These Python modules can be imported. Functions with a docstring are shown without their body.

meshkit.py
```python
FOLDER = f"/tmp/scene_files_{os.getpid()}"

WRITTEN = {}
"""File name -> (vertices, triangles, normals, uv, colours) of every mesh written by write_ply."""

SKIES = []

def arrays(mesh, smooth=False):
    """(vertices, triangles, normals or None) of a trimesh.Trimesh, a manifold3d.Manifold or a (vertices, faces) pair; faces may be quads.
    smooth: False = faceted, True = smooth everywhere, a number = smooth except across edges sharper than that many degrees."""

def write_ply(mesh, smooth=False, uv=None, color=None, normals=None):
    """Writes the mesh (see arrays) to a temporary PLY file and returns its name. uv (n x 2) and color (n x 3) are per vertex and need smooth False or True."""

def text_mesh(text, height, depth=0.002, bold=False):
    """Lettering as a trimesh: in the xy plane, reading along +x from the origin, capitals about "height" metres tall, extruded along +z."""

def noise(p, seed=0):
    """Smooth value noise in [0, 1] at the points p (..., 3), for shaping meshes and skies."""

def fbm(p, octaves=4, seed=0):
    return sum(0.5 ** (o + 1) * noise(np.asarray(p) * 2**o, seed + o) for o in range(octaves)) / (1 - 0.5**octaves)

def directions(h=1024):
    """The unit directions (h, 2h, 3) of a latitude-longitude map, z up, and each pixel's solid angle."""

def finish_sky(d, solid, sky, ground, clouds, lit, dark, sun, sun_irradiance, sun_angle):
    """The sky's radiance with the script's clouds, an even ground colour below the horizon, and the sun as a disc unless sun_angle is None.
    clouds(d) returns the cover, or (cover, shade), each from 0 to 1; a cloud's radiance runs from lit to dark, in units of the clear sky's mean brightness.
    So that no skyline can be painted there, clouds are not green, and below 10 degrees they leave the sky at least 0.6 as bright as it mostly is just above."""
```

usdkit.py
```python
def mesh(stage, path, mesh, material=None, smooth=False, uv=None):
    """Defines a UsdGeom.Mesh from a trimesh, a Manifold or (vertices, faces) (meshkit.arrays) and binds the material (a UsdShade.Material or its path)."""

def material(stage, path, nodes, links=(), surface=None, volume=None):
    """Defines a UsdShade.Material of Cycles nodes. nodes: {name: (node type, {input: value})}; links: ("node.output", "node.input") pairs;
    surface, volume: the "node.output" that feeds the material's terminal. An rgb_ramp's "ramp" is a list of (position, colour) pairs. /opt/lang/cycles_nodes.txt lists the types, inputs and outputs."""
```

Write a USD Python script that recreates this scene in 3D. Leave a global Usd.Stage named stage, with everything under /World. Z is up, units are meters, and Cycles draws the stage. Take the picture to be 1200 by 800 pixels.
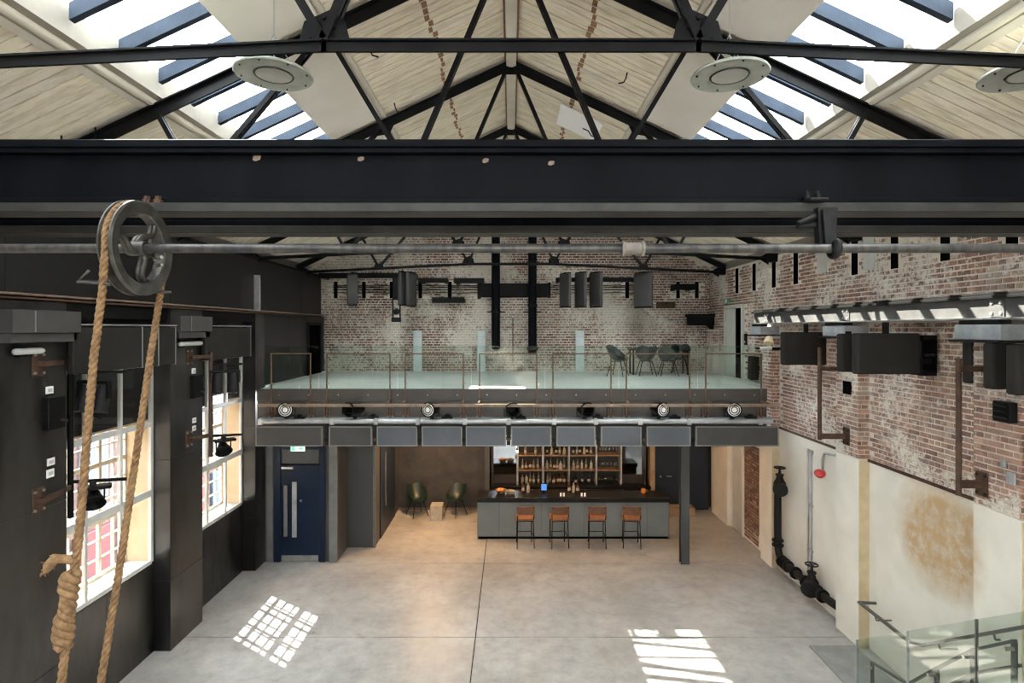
import math, random
import numpy as np
import trimesh
import shapely.geometry as sg
from pxr import Gf, Sdf, Usd, UsdGeom, UsdLux, UsdShade, Vt
import usdkit, meshkit

random.seed(7)
RNG = np.random.default_rng(11)
stage = Usd.Stage.CreateInMemory()
UsdGeom.SetStageUpAxis(stage, 'Z')
UsdGeom.SetStageMetersPerUnit(stage, 1.0)
UsdGeom.Xform.Define(stage, '/World')
UsdGeom.Scope.Define(stage, '/World/Looks')

# ---------------------------------------------------------------- camera, sky, sun, exposure
EYE_Z, FPX = 5.35, 650.0           # eye height; focal length in pixels of the 1200-wide frame
cam = UsdGeom.Camera.Define(stage, '/World/camera')
cam.CreateHorizontalApertureAttr(36.0)
cam.CreateVerticalApertureAttr(24.0)
cam.CreateFocalLengthAttr(FPX / 1200 * 36.0)
cam.CreateHorizontalApertureOffsetAttr(1 / 1200 * 36.0)
cam.CreateVerticalApertureOffsetAttr(-15 / 1200 * 36.0)
cam.CreateFStopAttr(0.0)
cam.CreateExposureAttr(0.0)
cam.AddTranslateOp().Set(Gf.Vec3d(0, 0, EYE_Z))
cam.AddRotateXOp().Set(90.0)

SUN_DIR = np.array([0.745, -0.50, -1.0])
sun = UsdLux.DistantLight.Define(stage, '/World/sun')
sun.CreateIntensityAttr(16.0)
sun.CreateNormalizeAttr(True)
sun.CreateAngleAttr(0.40)
sun.CreateColorAttr(Gf.Vec3f(1.0, 0.93, 0.82))
_z = -SUN_DIR / np.linalg.norm(SUN_DIR)
_x = np.cross([0, 1, 0], _z); _x /= np.linalg.norm(_x); _y = np.cross(_z, _x)
sun.AddTransformOp().Set(Gf.Matrix4d(*_x, 0, *_y, 0, *_z, 0, 0, 0, 0, 1))
dome = UsdLux.DomeLight.Define(stage, '/World/sky')
dome.CreateIntensityAttr(6.5)
dome.CreateColorAttr(Gf.Vec3f(0.90, 0.95, 1.0))


def W(px, py, y):
    """World x and z of a point that the photograph shows at (px, py) and that stands at depth y."""
    return (px - 599.0) * y / FPX, EYE_Z - (py - 385.0) * y / FPX


def X(px, y):
    return (px - 599.0) * y / FPX


def Z(py, y):
    return EYE_Z - (py - 385.0) * y / FPX


# ---------------------------------------------------------------- materials
MATS = {}


def mat(name, c1, c2=None, scale=2.0, rough=0.6, metal=0.0, bump=0.0, bscale=40.0, detail=6, lo=0.35, hi=0.65, stretch=(1, 1, 1), spec=0.5, rough2=None, coat=0.0, attr=False):
    """Principled surface whose colour wanders between c1 and c2 with world-space noise."""
    n = {'p': ('principled_bsdf', {'roughness': rough, 'metallic': metal, 'specular_ior_level': spec, 'base_color': c1, 'coat_weight': coat})}
    l = []
    if c2 is not None or bump or attr:
        n['g'] = ('geometry', {})
        n['m'] = ('mapping', {'scale': stretch})
        l.append(('g.position', 'm.vector'))
    if c2 is not None:
        n['n'] = ('noise_texture', {'scale': scale, 'detail': float(detail), 'roughness': 0.6})
        n['r'] = ('rgb_ramp', {'ramp': [(lo, c1), (hi, c2)]})
        l += [('m.vector', 'n.vector'), ('n.fac', 'r.fac')]
        if attr:
            n['a'] = ('attribute', {'attribute': 'tone'})
            n['x'] = ('mix', {'mix_type': 'multiply', 'fac': 1.0})
            l += [('a.color', 'x.color1'), ('r.color', 'x.color2'), ('x.color', 'p.base_color')]
        else:
            l.append(('r.color', 'p.base_color'))
        if rough2 is not None:
            n['q'] = ('map_range', {'from_min': 0.3, 'from_max': 0.7, 'to_min': rough, 'to_max': rough2, 'clamp': True})
            l += [('n.fac', 'q.value'), ('q.result', 'p.roughness')]
    if bump:
        n['bn'] = ('noise_texture', {'scale': bscale, 'detail': 5.0})
        n['b'] = ('bump', {'strength': 0.6, 'distance': bump})
        l += [('m.vector', 'bn.vector'), ('bn.fac', 'b.height'), ('b.normal', 'p.normal')]
    MATS[name] = usdkit.material(stage, '/World/Looks/' + name, n, l, surface='p.BSDF')
    return MATS[name]


def emit(name, color, strength):
    MATS[name] = usdkit.material(stage, '/World/Looks/' + name, {'e': ('emission', {'color': color, 'strength': strength})}, [], surface='e.emission')


def pane(name, tint, gloss_rough=0.0, ior=1.45):
    """Clear glass: straight through, with a Fresnel reflection where a ray enters (not again where it leaves)."""
    MATS[name] = usdkit.material(stage, '/World/Looks/' + name, {
        't': ('transparent_bsdf', {'color': tint}), 'g': ('glossy_bsdf', {'color': (1, 1, 1), 'roughness': gloss_rough}),
        'f': ('fresnel', {'IOR': ior}), 'x': ('mix_closure', {}), 'q': ('geometry', {}), 'i': ('math', {'math_type': 'subtract', 'value1': 1.0}), 'm': ('math', {'math_type': 'multiply'})},
        [('q.backfacing', 'i.value2'), ('f.fac', 'm.value1'), ('i.value', 'm.value2'), ('m.value', 'x.fac'), ('t.BSDF', 'x.closure1'), ('g.BSDF', 'x.closure2')], surface='x.closure')


mat('plank_paint', (0.70, 0.675, 0.63), (1.0, 1.0, 1.0), scale=3.0, rough=0.75, bump=0.004, bscale=12, stretch=(1, 5, 1), attr=True, lo=0.28, hi=0.55, detail=9)
mat('roof_deck', (0.30, 0.27, 0.23), rough=0.9)
mat('cream_trim', (0.62, 0.58, 0.50), (0.50, 0.46, 0.39), scale=1.5, rough=0.6)
mat('kerb_paint', (0.27, 0.245, 0.20), (0.21, 0.19, 0.155), scale=2, rough=0.7)
mat('cream_panel', (0.70, 0.67, 0.62), (0.62, 0.59, 0.53), scale=0.8, rough=0.65)
mat('bare_timber', (0.20, 0.10, 0.055), (0.30, 0.17, 0.10), scale=5, rough=0.85)
def brick_mat(name, wash, th, patch=0.8):
    """Brick coloured by its own tone; flaking limewash comes and goes across it in patches."""
    MATS[name] = usdkit.material(stage, '/World/Looks/' + name, {
        'g': ('geometry', {}), 'a': ('attribute', {'attribute': 'tone'}), 'n': ('noise_texture', {'scale': 9.0, 'detail': 6.0}),
        'r': ('rgb_ramp', {'ramp': [(0.35, (0.70, 0.68, 0.66)), (0.65, (1.15, 1.12, 1.10))]}), 'x': ('mix', {'mix_type': 'multiply', 'fac': 1.0}),
        'big': ('noise_texture', {'scale': 0.75, 'detail': 3.0}), 'fine': ('noise_texture', {'scale': 11.0, 'detail': 10.0, 'roughness': 0.72}),
        'ma': ('math', {'math_type': 'multiply_add', 'value2': patch}),
        'mr': ('map_range', {'from_min': th, 'from_max': th + 0.13, 'to_min': 0.0, 'to_max': 0.92, 'clamp': True}),
        'w': ('mix', {'color2': wash}), 'bn': ('noise_texture', {'scale': 45.0, 'detail': 5.0}), 'b': ('bump', {'strength': 0.6, 'distance': 0.006}),
        'p': ('principled_bsdf', {'roughness': 0.9, 'specular_ior_level': 0.3})},
        [('g.position', 'n.vector'), ('n.fac', 'r.fac'), ('a.color', 'x.color1'), ('r.color', 'x.color2'), ('g.position', 'big.vector'), ('g.position', 'fine.vector'),
         ('big.fac', 'ma.value1'), ('fine.fac', 'ma.value3'), ('ma.value', 'mr.value'), ('mr.result', 'w.fac'), ('x.color', 'w.color1'), ('w.color', 'p.base_color'),
         ('g.position', 'bn.vector'), ('bn.fac', 'b.height'), ('b.normal', 'p.normal')], surface='p.BSDF')


brick_mat('brick', (0.60, 0.56, 0.50), 1.02, 1.1)
brick_mat('brick_limewashed', (0.50, 0.455, 0.39), 0.985, 1.0)
brick_mat('brick_bare', (0.50, 0.42, 0.30), 1.02)
mat('mortar', (0.52, 0.48, 0.42), (0.68, 0.64, 0.57), scale=3, rough=0.95, bump=0.006, bscale=60)
mat('mortar_dark', (0.46, 0.41, 0.35), (0.68, 0.63, 0.56), scale=2, rough=0.95, bump=0.006, bscale=60)
mat('black_steel', (0.0035, 0.0034, 0.0034), (0.040, 0.037, 0.033), scale=0.8, rough=0.25, rough2=0.45, stretch=(1, 1, 0.3), spec=0.5, lo=0.40, hi=0.68)
mat('black_steel_dark', (0.004, 0.004, 0.0045), (0.010, 0.0095, 0.009), scale=0.8, rough=0.42, stretch=(1, 1, 0.4), spec=0.35)
mat('girder_paint', (0.0018, 0.0023, 0.0034), (0.0042, 0.0048, 0.0064), scale=2.5, rough=0.5, bump=0.001, bscale=30, stretch=(1, 1, 0.3), spec=0.05)
mat('flange_wear', (0.018, 0.018, 0.017), (0.036, 0.034, 0.030), scale=4, rough=0.5, metal=0.2, spec=0.3)
mat('truss_paint', (0.003, 0.003, 0.0038), (0.008, 0.0078, 0.0078), scale=5, rough=0.45, spec=0.12)
mat('glazing_bar', (0.018, 0.025, 0.037), (0.028, 0.038, 0.054), scale=3, rough=0.7, spec=0.1)
mat('shaft_steel', (0.035, 0.035, 0.038), (0.085, 0.078, 0.070), scale=6, rough=0.42, metal=0.5, stretch=(3, 1, 1), spec=0.3)
mat('coupling_iron', (0.12, 0.105, 0.09), (0.19, 0.165, 0.14), scale=12, rough=0.6)
mat('worn_iron', (0.030, 0.029, 0.026), (0.085, 0.080, 0.070), scale=10, rough=0.45, metal=0.35)
mat('bare_steel', (0.55, 0.54, 0.52), (0.45, 0.44, 0.42), scale=6, rough=0.3, metal=0.9)
mat('cast_iron', (0.006, 0.0063, 0.0067), (0.012, 0.012, 0.012), scale=14, rough=0.55, bump=0.003, bscale=60, spec=0.2)
mat('hemp', (0.13, 0.072, 0.032), (0.26, 0.155, 0.075), scale=30, rough=0.95, bump=0.004, bscale=200)
mat('concrete', (0.36, 0.34, 0.315), (0.50, 0.475, 0.44), scale=0.9, rough=0.42, rough2=0.6, bump=0.0008, bscale=90, detail=9)
mat('joint_dark', (0.03, 0.03, 0.03), rough=0.9)
mat('mat_grey', (0.17, 0.17, 0.17), (0.23, 0.23, 0.22), scale=3, rough=0.75)
mat('mezz_floor', (0.40, 0.42, 0.40), (0.50, 0.51, 0.48), scale=0.8, rough=0.4)
mat('plaster_white', (0.62, 0.59, 0.52), (0.72, 0.69, 0.62), scale=1.3, rough=0.8, bump=0.004, bscale=10)
mat('plaster_ochre', (0.50, 0.39, 0.23), (0.60, 0.49, 0.32), scale=4, rough=0.85, bump=0.004, bscale=20)
mat('fascia_brown', (0.036, 0.030, 0.025), (0.060, 0.051, 0.043), scale=1.2, rough=0.5)
mat('rust', (0.045, 0.022, 0.013), (0.09, 0.048, 0.028), scale=9, rough=0.7, metal=0.3)
mat('rust_mid', (0.085, 0.046, 0.028), (0.15, 0.085, 0.052), scale=9, rough=0.65, metal=0.2)
mat('rust_pale', (0.17, 0.115, 0.08), (0.26, 0.19, 0.14), scale=6, rough=0.55, metal=0.3)
mat('acoustic', (0.034, 0.033, 0.032), (0.048, 0.046, 0.044), scale=2, rough=0.6)
mat('acoustic_brown', (0.010, 0.0088, 0.0075), (0.0155, 0.0138, 0.012), scale=2, rough=0.7, spec=0.25)
mat('acoustic_blue', (0.058, 0.065, 0.080), (0.085, 0.092, 0.108), scale=1.0, rough=0.45)
mat('panel_edge', (0.22, 0.22, 0.21), rough=0.4, metal=0.5)
mat('galvanised', (0.30, 0.31, 0.32), (0.46, 0.47, 0.48), scale=4, rough=0.4, metal=0.5)
mat('pad_steel', (0.20, 0.215, 0.23), (0.30, 0.315, 0.33), scale=6, rough=0.5)
mat('rail_web', (0.035, 0.035, 0.035), (0.055, 0.055, 0.053), scale=6, rough=0.6)
mat('matt_black', (0.004, 0.004, 0.004), (0.007, 0.007, 0.007), scale=6, rough=0.5, spec=0.12)
mat('pocket_black', (0.003, 0.003, 0.003), rough=0.95, spec=0.0)
mat('white_frame', (0.50, 0.50, 0.48), (0.42, 0.42, 0.40), scale=3, rough=0.45)
mat('post_grey', (0.11, 0.112, 0.11), (0.15, 0.15, 0.145), scale=3, rough=0.5)
mat('timber_sash', (0.46, 0.38, 0.28), (0.54, 0.48, 0.38), scale=3, rough=0.55)
mat('timber_reveal', (0.40, 0.29, 0.17), (0.46, 0.36, 0.24), scale=2, rough=0.6)
mat('door_blue', (0.0022, 0.0085, 0.024), (0.0040, 0.0125, 0.032), scale=2, rough=0.4, spec=0.3)
mat('door_blue_dark', (0.005, 0.010, 0.020), (0.007, 0.014, 0.028), scale=2, rough=0.45)
mat('partition_steel', (0.040, 0.040, 0.039), (0.065, 0.063, 0.060), scale=0.8, rough=0.45, stretch=(1, 1, 0.3))
mat('bronze_plaster', (0.020, 0.0190, 0.0172), (0.042, 0.038, 0.033), scale=2.2, rough=0.6, bump=0.002, bscale=20)
mat('bar_front', (0.135, 0.155, 0.157), (0.175, 0.195, 0.195), scale=1.0, rough=0.45)
mat('bar_top', (0.006, 0.006, 0.0065), rough=0.35, spec=0.25)
mat('bar_wood_dark', (0.020, 0.014, 0.010), (0.035, 0.025, 0.018), scale=4, rough=0.5, stretch=(0.3, 1, 1))
mat('shelf_wood', (0.20, 0.11, 0.055), (0.28, 0.17, 0.09), scale=6, rough=0.5)
mat('wood_post', (0.26, 0.17, 0.10), (0.34, 0.24, 0.15), scale=5, rough=0.6)
mat('leather_tan', (0.20, 0.078, 0.030), (0.27, 0.115, 0.048), scale=8, rough=0.48, bump=0.002, bscale=80)
mat('leather_weave', (0.11, 0.046, 0.022), (0.17, 0.075, 0.036), scale=20, rough=0.6)
mat('green_shell', (0.005, 0.016, 0.012), (0.008, 0.022, 0.017), scale=5, rough=0.4)
mat('table_concrete', (0.26, 0.24, 0.21), (0.36, 0.34, 0.30), scale=6, rough=0.7)
mat('white_plastic', (0.75, 0.75, 0.73), rough=0.4)
mat('grey_paint', (0.40, 0.41, 0.40), (0.48, 0.49, 0.47), scale=3, rough=0.5)
mat('duct_pale', (0.44, 0.50, 0.50), (0.52, 0.57, 0.56), scale=3, rough=0.5)
mat('frame_sage', (0.44, 0.45, 0.39), (0.50, 0.51, 0.45), scale=3, rough=0.5)
mat('lamp_enamel', (0.33, 0.36, 0.32), (0.44, 0.47, 0.42), scale=5, rough=0.25)
mat('lamp_centre', (0.42, 0.42, 0.39), (0.48, 0.48, 0.45), scale=5, rough=0.25)
mat('white_board', (0.93, 0.92, 0.95), rough=0.5)
mat('green_sign', (0.03, 0.30, 0.16), rough=0.4)
mat('red_paint', (0.45, 0.02, 0.02), rough=0.35)
mat('mirror', (0.62, 0.66, 0.70), rough=0.06, metal=1.0)
mat('stair_rail', (0.050, 0.052, 0.050), (0.075, 0.076, 0.072), scale=4, rough=0.45)
mat('outside_brick', (0.085, 0.05, 0.045), (0.13, 0.085, 0.075), scale=3, rough=0.9)
mat('outside_stone', (0.15, 0.15, 0.15), (0.19, 0.19, 0.185), scale=1, rough=0.9)
mat('outside_red', (0.12, 0.03, 0.032), rough=0.6)
mat('outside_blue', (0.06, 0.09, 0.12), rough=0.5)
mat('outside_ground', (0.075, 0.074, 0.072), (0.10, 0.098, 0.094), scale=0.5, rough=0.9)
mat('outside_glass', (0.10, 0.12, 0.14), rough=0.1)
mat('bottle_dark', (0.006, 0.009, 0.005), rough=0.12)
mat('bottle_amber', (0.075, 0.024, 0.006), rough=0.12)
mat('bottle_clear', (0.13, 0.13, 0.115), rough=0.1)
mat('bottle_white', (0.34, 0.32, 0.28), rough=0.3)
mat('paper_label', (0.34, 0.31, 0.25), rough=0.7)
mat('fruit', (0.60, 0.20, 0.03), rough=0.5)
mat('basket', (0.30, 0.20, 0.10), rough=0.8)
emit('led_warm', (1.0, 0.58, 0.25), 2.2)
emit('bulb_warm', (1.0, 0.66, 0.36), 40.0)
emit('screen_blue', (0.10, 0.28, 0.75), 1.4)
emit('exit_green', (0.25, 1.0, 0.55), 1.0)
emit('exit_white', (0.85, 1.0, 0.92), 1.3)
pane('glass', (0.97, 0.985, 0.975))
pane('glass_green', (0.86, 0.91, 0.88))
pane('glass_thin', (0.95, 0.95, 0.95))
MATS['goblet'] = usdkit.material(stage, '/World/Looks/goblet', {
    't': ('transparent_bsdf', {'color': (0.9, 0.9, 0.88)}), 'g': ('glossy_bsdf', {'color': (1, 1, 1), 'roughness': 0.05}),
    'x': ('mix_closure', {'fac': 0.22})}, [('t.BSDF', 'x.closure1'), ('g.BSDF', 'x.closure2')], surface='x.closure')
# cream paint with the old rust bloom on it (a stain: it stays wherever the light goes)
MATS['plaster_stained'] = usdkit.material(stage, '/World/Looks/plaster_stained', {
    'g': ('geometry', {}), 'n': ('noise_texture', {'scale': 1.3, 'detail': 6.0}),
    'r': ('rgb_ramp', {'ramp': [(0.35, (0.62, 0.59, 0.52)), (0.65, (0.72, 0.69, 0.62))]}),
    'mp': ('mapping', {'mapping_type': 'point', 'location': (0.0, 7.75 / 1.05 * -1, -2.45 / 0.95), 'scale': (0.0, 1 / 1.05, 1 / 0.95)}),
    'wn': ('noise_texture', {'scale': 2.2, 'detail': 7.0}),
    'ws': ('vector_math', {'math_type': 'scale', 'scale': 0.55}), 'wo': ('vector_math', {'math_type': 'subtract', 'vector2': (0.27, 0.27, 0.27)}),
    'wa': ('vector_math', {'math_type': 'add'}),
    'sp': ('gradient_texture', {'gradient_type': 'spherical'}),
    'fn': ('noise_texture', {'scale': 6.0, 'detail': 8.0, 'roughness': 0.7}),
    'fr': ('map_range', {'from_min': 0.30, 'from_max': 0.62, 'to_min': 0.30, 'to_max': 1.15, 'clamp': True}),
    'f1': ('map_range', {'from_min': 0.04, 'from_max': 0.42, 'to_min': 0.0, 'to_max': 0.95, 'clamp': True}),
    'mu': ('math', {'math_type': 'multiply', 'use_clamp': True}),
    'rc': ('rgb_ramp', {'ramp': [(0.3, (0.30, 0.165, 0.065)), (0.7, (0.50, 0.35, 0.18))]}),
    'x': ('mix', {}), 'bn': ('noise_texture', {'scale': 10.0, 'detail': 4.0}), 'b': ('bump', {'strength': 0.6, 'distance': 0.004}),
    'p': ('principled_bsdf', {'roughness': 0.8})},
    [('g.position', 'n.vector'), ('n.fac', 'r.fac'), ('g.position', 'mp.vector'), ('g.position', 'wn.vector'), ('wn.color', 'ws.vector1'),
     ('ws.vector', 'wo.vector1'), ('mp.vector', 'wa.vector1'), ('wo.vector', 'wa.vector2'), ('wa.vector', 'sp.vector'), ('sp.fac', 'f1.value'),
     ('g.position', 'fn.vector'), ('fn.fac', 'fr.value'), ('f1.result', 'mu.value1'), ('fr.result', 'mu.value2'), ('fn.fac', 'rc.fac'),
     ('mu.value', 'x.fac'), ('r.color', 'x.color1'), ('rc.color', 'x.color2'), ('x.color', 'p.base_color'),
     ('g.position', 'bn.vector'), ('bn.fac', 'b.height'), ('b.normal', 'p.normal')], surface='p.BSDF')
# concrete floor: large clouds, fine speckle and a few dark stains
MATS['floor_concrete'] = usdkit.material(stage, '/World/Looks/floor_concrete', {
    'g': ('geometry', {}), 'n': ('noise_texture', {'scale': 0.7, 'detail': 9.0, 'roughness': 0.62}), 'n2': ('noise_texture', {'scale': 3.6, 'detail': 11.0, 'roughness': 0.75}),
    'n3': ('noise_texture', {'scale': 0.9, 'detail': 6.0, 'roughness': 0.7}), 'o': ('mapping', {'location': (3.1, 7.7, 0)}),
    'r': ('rgb_ramp', {'ramp': [(0.30, (0.262, 0.253, 0.238)), (0.52, (0.335, 0.324, 0.304)), (0.72, (0.40, 0.386, 0.362))]}),
    'r2': ('rgb_ramp', {'ramp': [(0.3, (0.70, 0.70, 0.70)), (0.65, (1.12, 1.12, 1.12))]}),
    'r3': ('rgb_ramp', {'ramp': [(0.64, (1, 1, 1)), (0.74, (0.55, 0.54, 0.53))]}),
    'x': ('mix', {'mix_type': 'multiply', 'fac': 1.0}), 'x2': ('mix', {'mix_type': 'multiply', 'fac': 1.0}),
    'q': ('map_range', {'from_min': 0.35, 'from_max': 0.65, 'to_min': 0.32, 'to_max': 0.52, 'clamp': True}),
    'bn': ('noise_texture', {'scale': 70.0, 'detail': 4.0}), 'b': ('bump', {'strength': 0.4, 'distance': 0.001}),
    'p': ('principled_bsdf', {'specular_ior_level': 0.5})},
    [('g.position', 'n.vector'), ('g.position', 'n2.vector'), ('g.position', 'o.vector'), ('o.vector', 'n3.vector'), ('n.fac', 'r.fac'), ('n2.fac', 'r2.fac'), ('n3.fac', 'r3.fac'),
     ('r.color', 'x.color1'), ('r2.color', 'x.color2'), ('x.color', 'x2.color1'), ('r3.color', 'x2.color2'), ('x2.color', 'p.base_color'),
     ('n2.fac', 'q.value'), ('q.result', 'p.roughness'), ('g.position', 'bn.vector'), ('bn.fac', 'b.height'), ('b.normal', 'p.normal')], surface='p.BSDF')

# ---------------------------------------------------------------- mesh helpers
BOXF = np.array([[0, 2, 1], [0, 3, 2], [4, 5, 6], [4, 6, 7], [0, 1, 5], [0, 5, 4], [1, 2, 6], [1, 6, 5], [2, 3, 7], [2, 7, 6], [3, 0, 4], [3, 4, 7]])


class MB:
    """Collects pieces in world coordinates; build() makes them one mesh."""

    def __init__(self):
        self.v, self.f, self.n = [], [], 0

    def add(self, v, f):
        v = np.asarray(v, float); f = np.asarray(f, int)
        if f.shape[1] == 4:
            f = np.vstack([f[:, [0, 1, 2]], f[:, [0, 2, 3]]])
        self.v.append(v); self.f.append(f + self.n); self.n += len(v)
        return self

    def tm(self, m):
        return self.add(m.vertices, m.faces)

    def box(self, x0, x1, y0, y1, z0, z1, c=0.0):
        if x1 < x0: x0, x1 = x1, x0
        if y1 < y0: y0, y1 = y1, y0
        if z1 < z0: z0, z1 = z1, z0
        return self.obox(((x0 + x1) / 2, (y0 + y1) / 2, (z0 + z1) / 2), (x1 - x0, y1 - y0, z1 - z0), None, c)

    def obox(self, ctr, size, R=None, c=0.0):
        h = np.asarray(size, float) / 2
        c = min(c, h.min() * 0.45)
        if c <= 0:
            v = np.array([[-1, -1, -1], [1, -1, -1], [1, 1, -1], [-1, 1, -1], [-1, -1, 1], [1, -1, 1], [1, 1, 1], [-1, 1, 1]], float) * h
            f = BOXF
        else:
            p = []
            for sx in (-1, 1):
                for sy in (-1, 1):
                    for sz in (-1, 1):
                        s = np.array([sx, sy, sz], float)
                        for k in range(3):
                            q = h * s
                            for j in range(3):
                                if j != k: q = q - np.eye(3)[j] * s[j] * c
                            p.append(q)
            hull = trimesh.convex.convex_hull(np.array(p))
            v, f = np.array(hull.vertices), np.array(hull.faces)
        if R is not None:
            v = v @ np.asarray(R).T
        return self.add(v + np.asarray(ctr, float), f)

    def bar(self, p, q, w, h, up=(0, 0, 1), c=0.0, ext=0.0):
        """Square bar from p to q; w is measured across, h along 'up'."""
        p, q = np.asarray(p, float), np.asarray(q, float)
        d = q - p; L = np.linalg.norm(d); d /= L
        a = np.cross(np.asarray(up, float), d)
        if np.linalg.norm(a) < 1e-6: a = np.cross((1.0, 0, 0), d)
        a /= np.linalg.norm(a); b = np.cross(d, a)
        return self.obox((p + q) / 2, (L + 2 * ext, w, h), np.stack([d, a, b], 1), c)

    def cyl(self, p, q, r, n=12, r2=None):
        p, q = np.asarray(p, float), np.asarray(q, float)
        r2 = r if r2 is None else r2
        d = q - p; d /= np.linalg.norm(d)
        a = np.cross(d, (0, 0, 1.0))
        if np.linalg.norm(a) < 1e-4: a = np.array([1.0, 0, 0])
        a /= np.linalg.norm(a); b = np.cross(d, a)
        t = np.linspace(0, 2 * math.pi, n, endpoint=False)
        ring = np.outer(np.cos(t), a) + np.outer(np.sin(t), b)
        v = np.vstack([p + ring * r, q + ring * r2, [p], [q]])
        i = np.arange(n); j = (i + 1) % n
        f = np.vstack([np.stack([i, j, n + j], 1), np.stack([i, n + j, n + i], 1), np.stack([j, i, np.full(n, 2 * n)], 1), np.stack([n + i, n + j, np.full(n, 2 * n + 1)], 1)])
        return self.add(v, f[:, ::-1])

    def tube(self, pts, r, n=8, flat=None, caps=True):
        pts = np.asarray(pts, float); m = len(pts)
        r = np.broadcast_to(np.asarray(r, float), (m,))
        T = np.gradient(pts, axis=0); T /= np.linalg.norm(T, axis=1, keepdims=True)
        ref = np.array([0, 0, 1.0]) if abs(T[0][2]) < 0.9 else np.array([1.0, 0, 0])
        a = np.cross(T[0], ref); a /= np.linalg.norm(a)
        t = np.linspace(0, 2 * math.pi, n, endpoint=False); vs = []
        for k in range(m):
            a = a - T[k] * (a @ T[k]); a /= np.linalg.norm(a); b = np.cross(T[k], a)
            vs.append(pts[k] + r[k] * (np.outer(np.cos(t), a) + np.outer(np.sin(t), b)))
        v = np.vstack(vs + [pts[:1], pts[-1:]]); f = []
        for k in range(m - 1):
            for i in range(n):
                j = (i + 1) % n
                f += [[k * n + i, k * n + j, k * n + n + j], [k * n + i, k * n + n + j, k * n + n + i]]
        if caps:
            for i in range(n):
                j = (i + 1) % n
                f += [[j, i, m * n], [(m - 1) * n + i, (m - 1) * n + j, m * n + 1]]
        return self.add(v, f)

    def lathe(self, prof, ctr, axis=(0, 0, 1), n=32):
        """prof: (radius, height along the axis) pairs; closed when first and last agree."""
        prof = np.asarray(prof, float); d = np.asarray(axis, float); d /= np.linalg.norm(d)
        a = np.cross(d, (0, 0, 1.0))
        if np.linalg.norm(a) < 1e-4: a = np.array([1.0, 0, 0])
        a /= np.linalg.norm(a); b = np.cross(d, a)
        t = np.linspace(0, 2 * math.pi, n, endpoint=False)
        ring = np.outer(np.cos(t), a) + np.outer(np.sin(t), b)
        v = np.vstack([np.asarray(ctr, float) + d * h + ring * max(r, 1e-4) for r, h in prof]); f = []
        for k in range(len(prof) - 1):
            i = np.arange(n); j = (i + 1) % n
            f.append(np.stack([k * n + i, k * n + j, k * n + n + j], 1)); f.append(np.stack([k * n + i, k * n + n + j, k * n + n + i], 1))
        return self.add(v, np.vstack(f)[:, ::-1])

    def prism(self, poly, o, u, v, depth):
        """Outline poly (2-D) in the plane o + a u + b v, extruded by depth along u x v."""
        g = sg.Polygon(poly)
        m = trimesh.creation.extrude_polygon(g, depth, engine='earcut')
        u, v = np.asarray(u, float), np.asarray(v, float); w = np.cross(u, v)
        return self.add(np.asarray(o, float) + m.vertices @ np.stack([u, v, w]), m.faces)


LOC, NAMES = {}, {}


def numbered(name, parent):
    key = (parent, name); k = NAMES.get(key, 0); NAMES[key] = k + 1
    return name if k == 0 else '%s_%03d' % (name, k)


def tag(p, label=None, cat=None, group=None, kind=None):
    p = p.GetPrim() if hasattr(p, 'GetPrim') else p
    for k, v in (('label', label), ('category', cat), ('group', group), ('kind', kind)):
        if v: p.SetCustomDataByKey(k, v)
    return p


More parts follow.
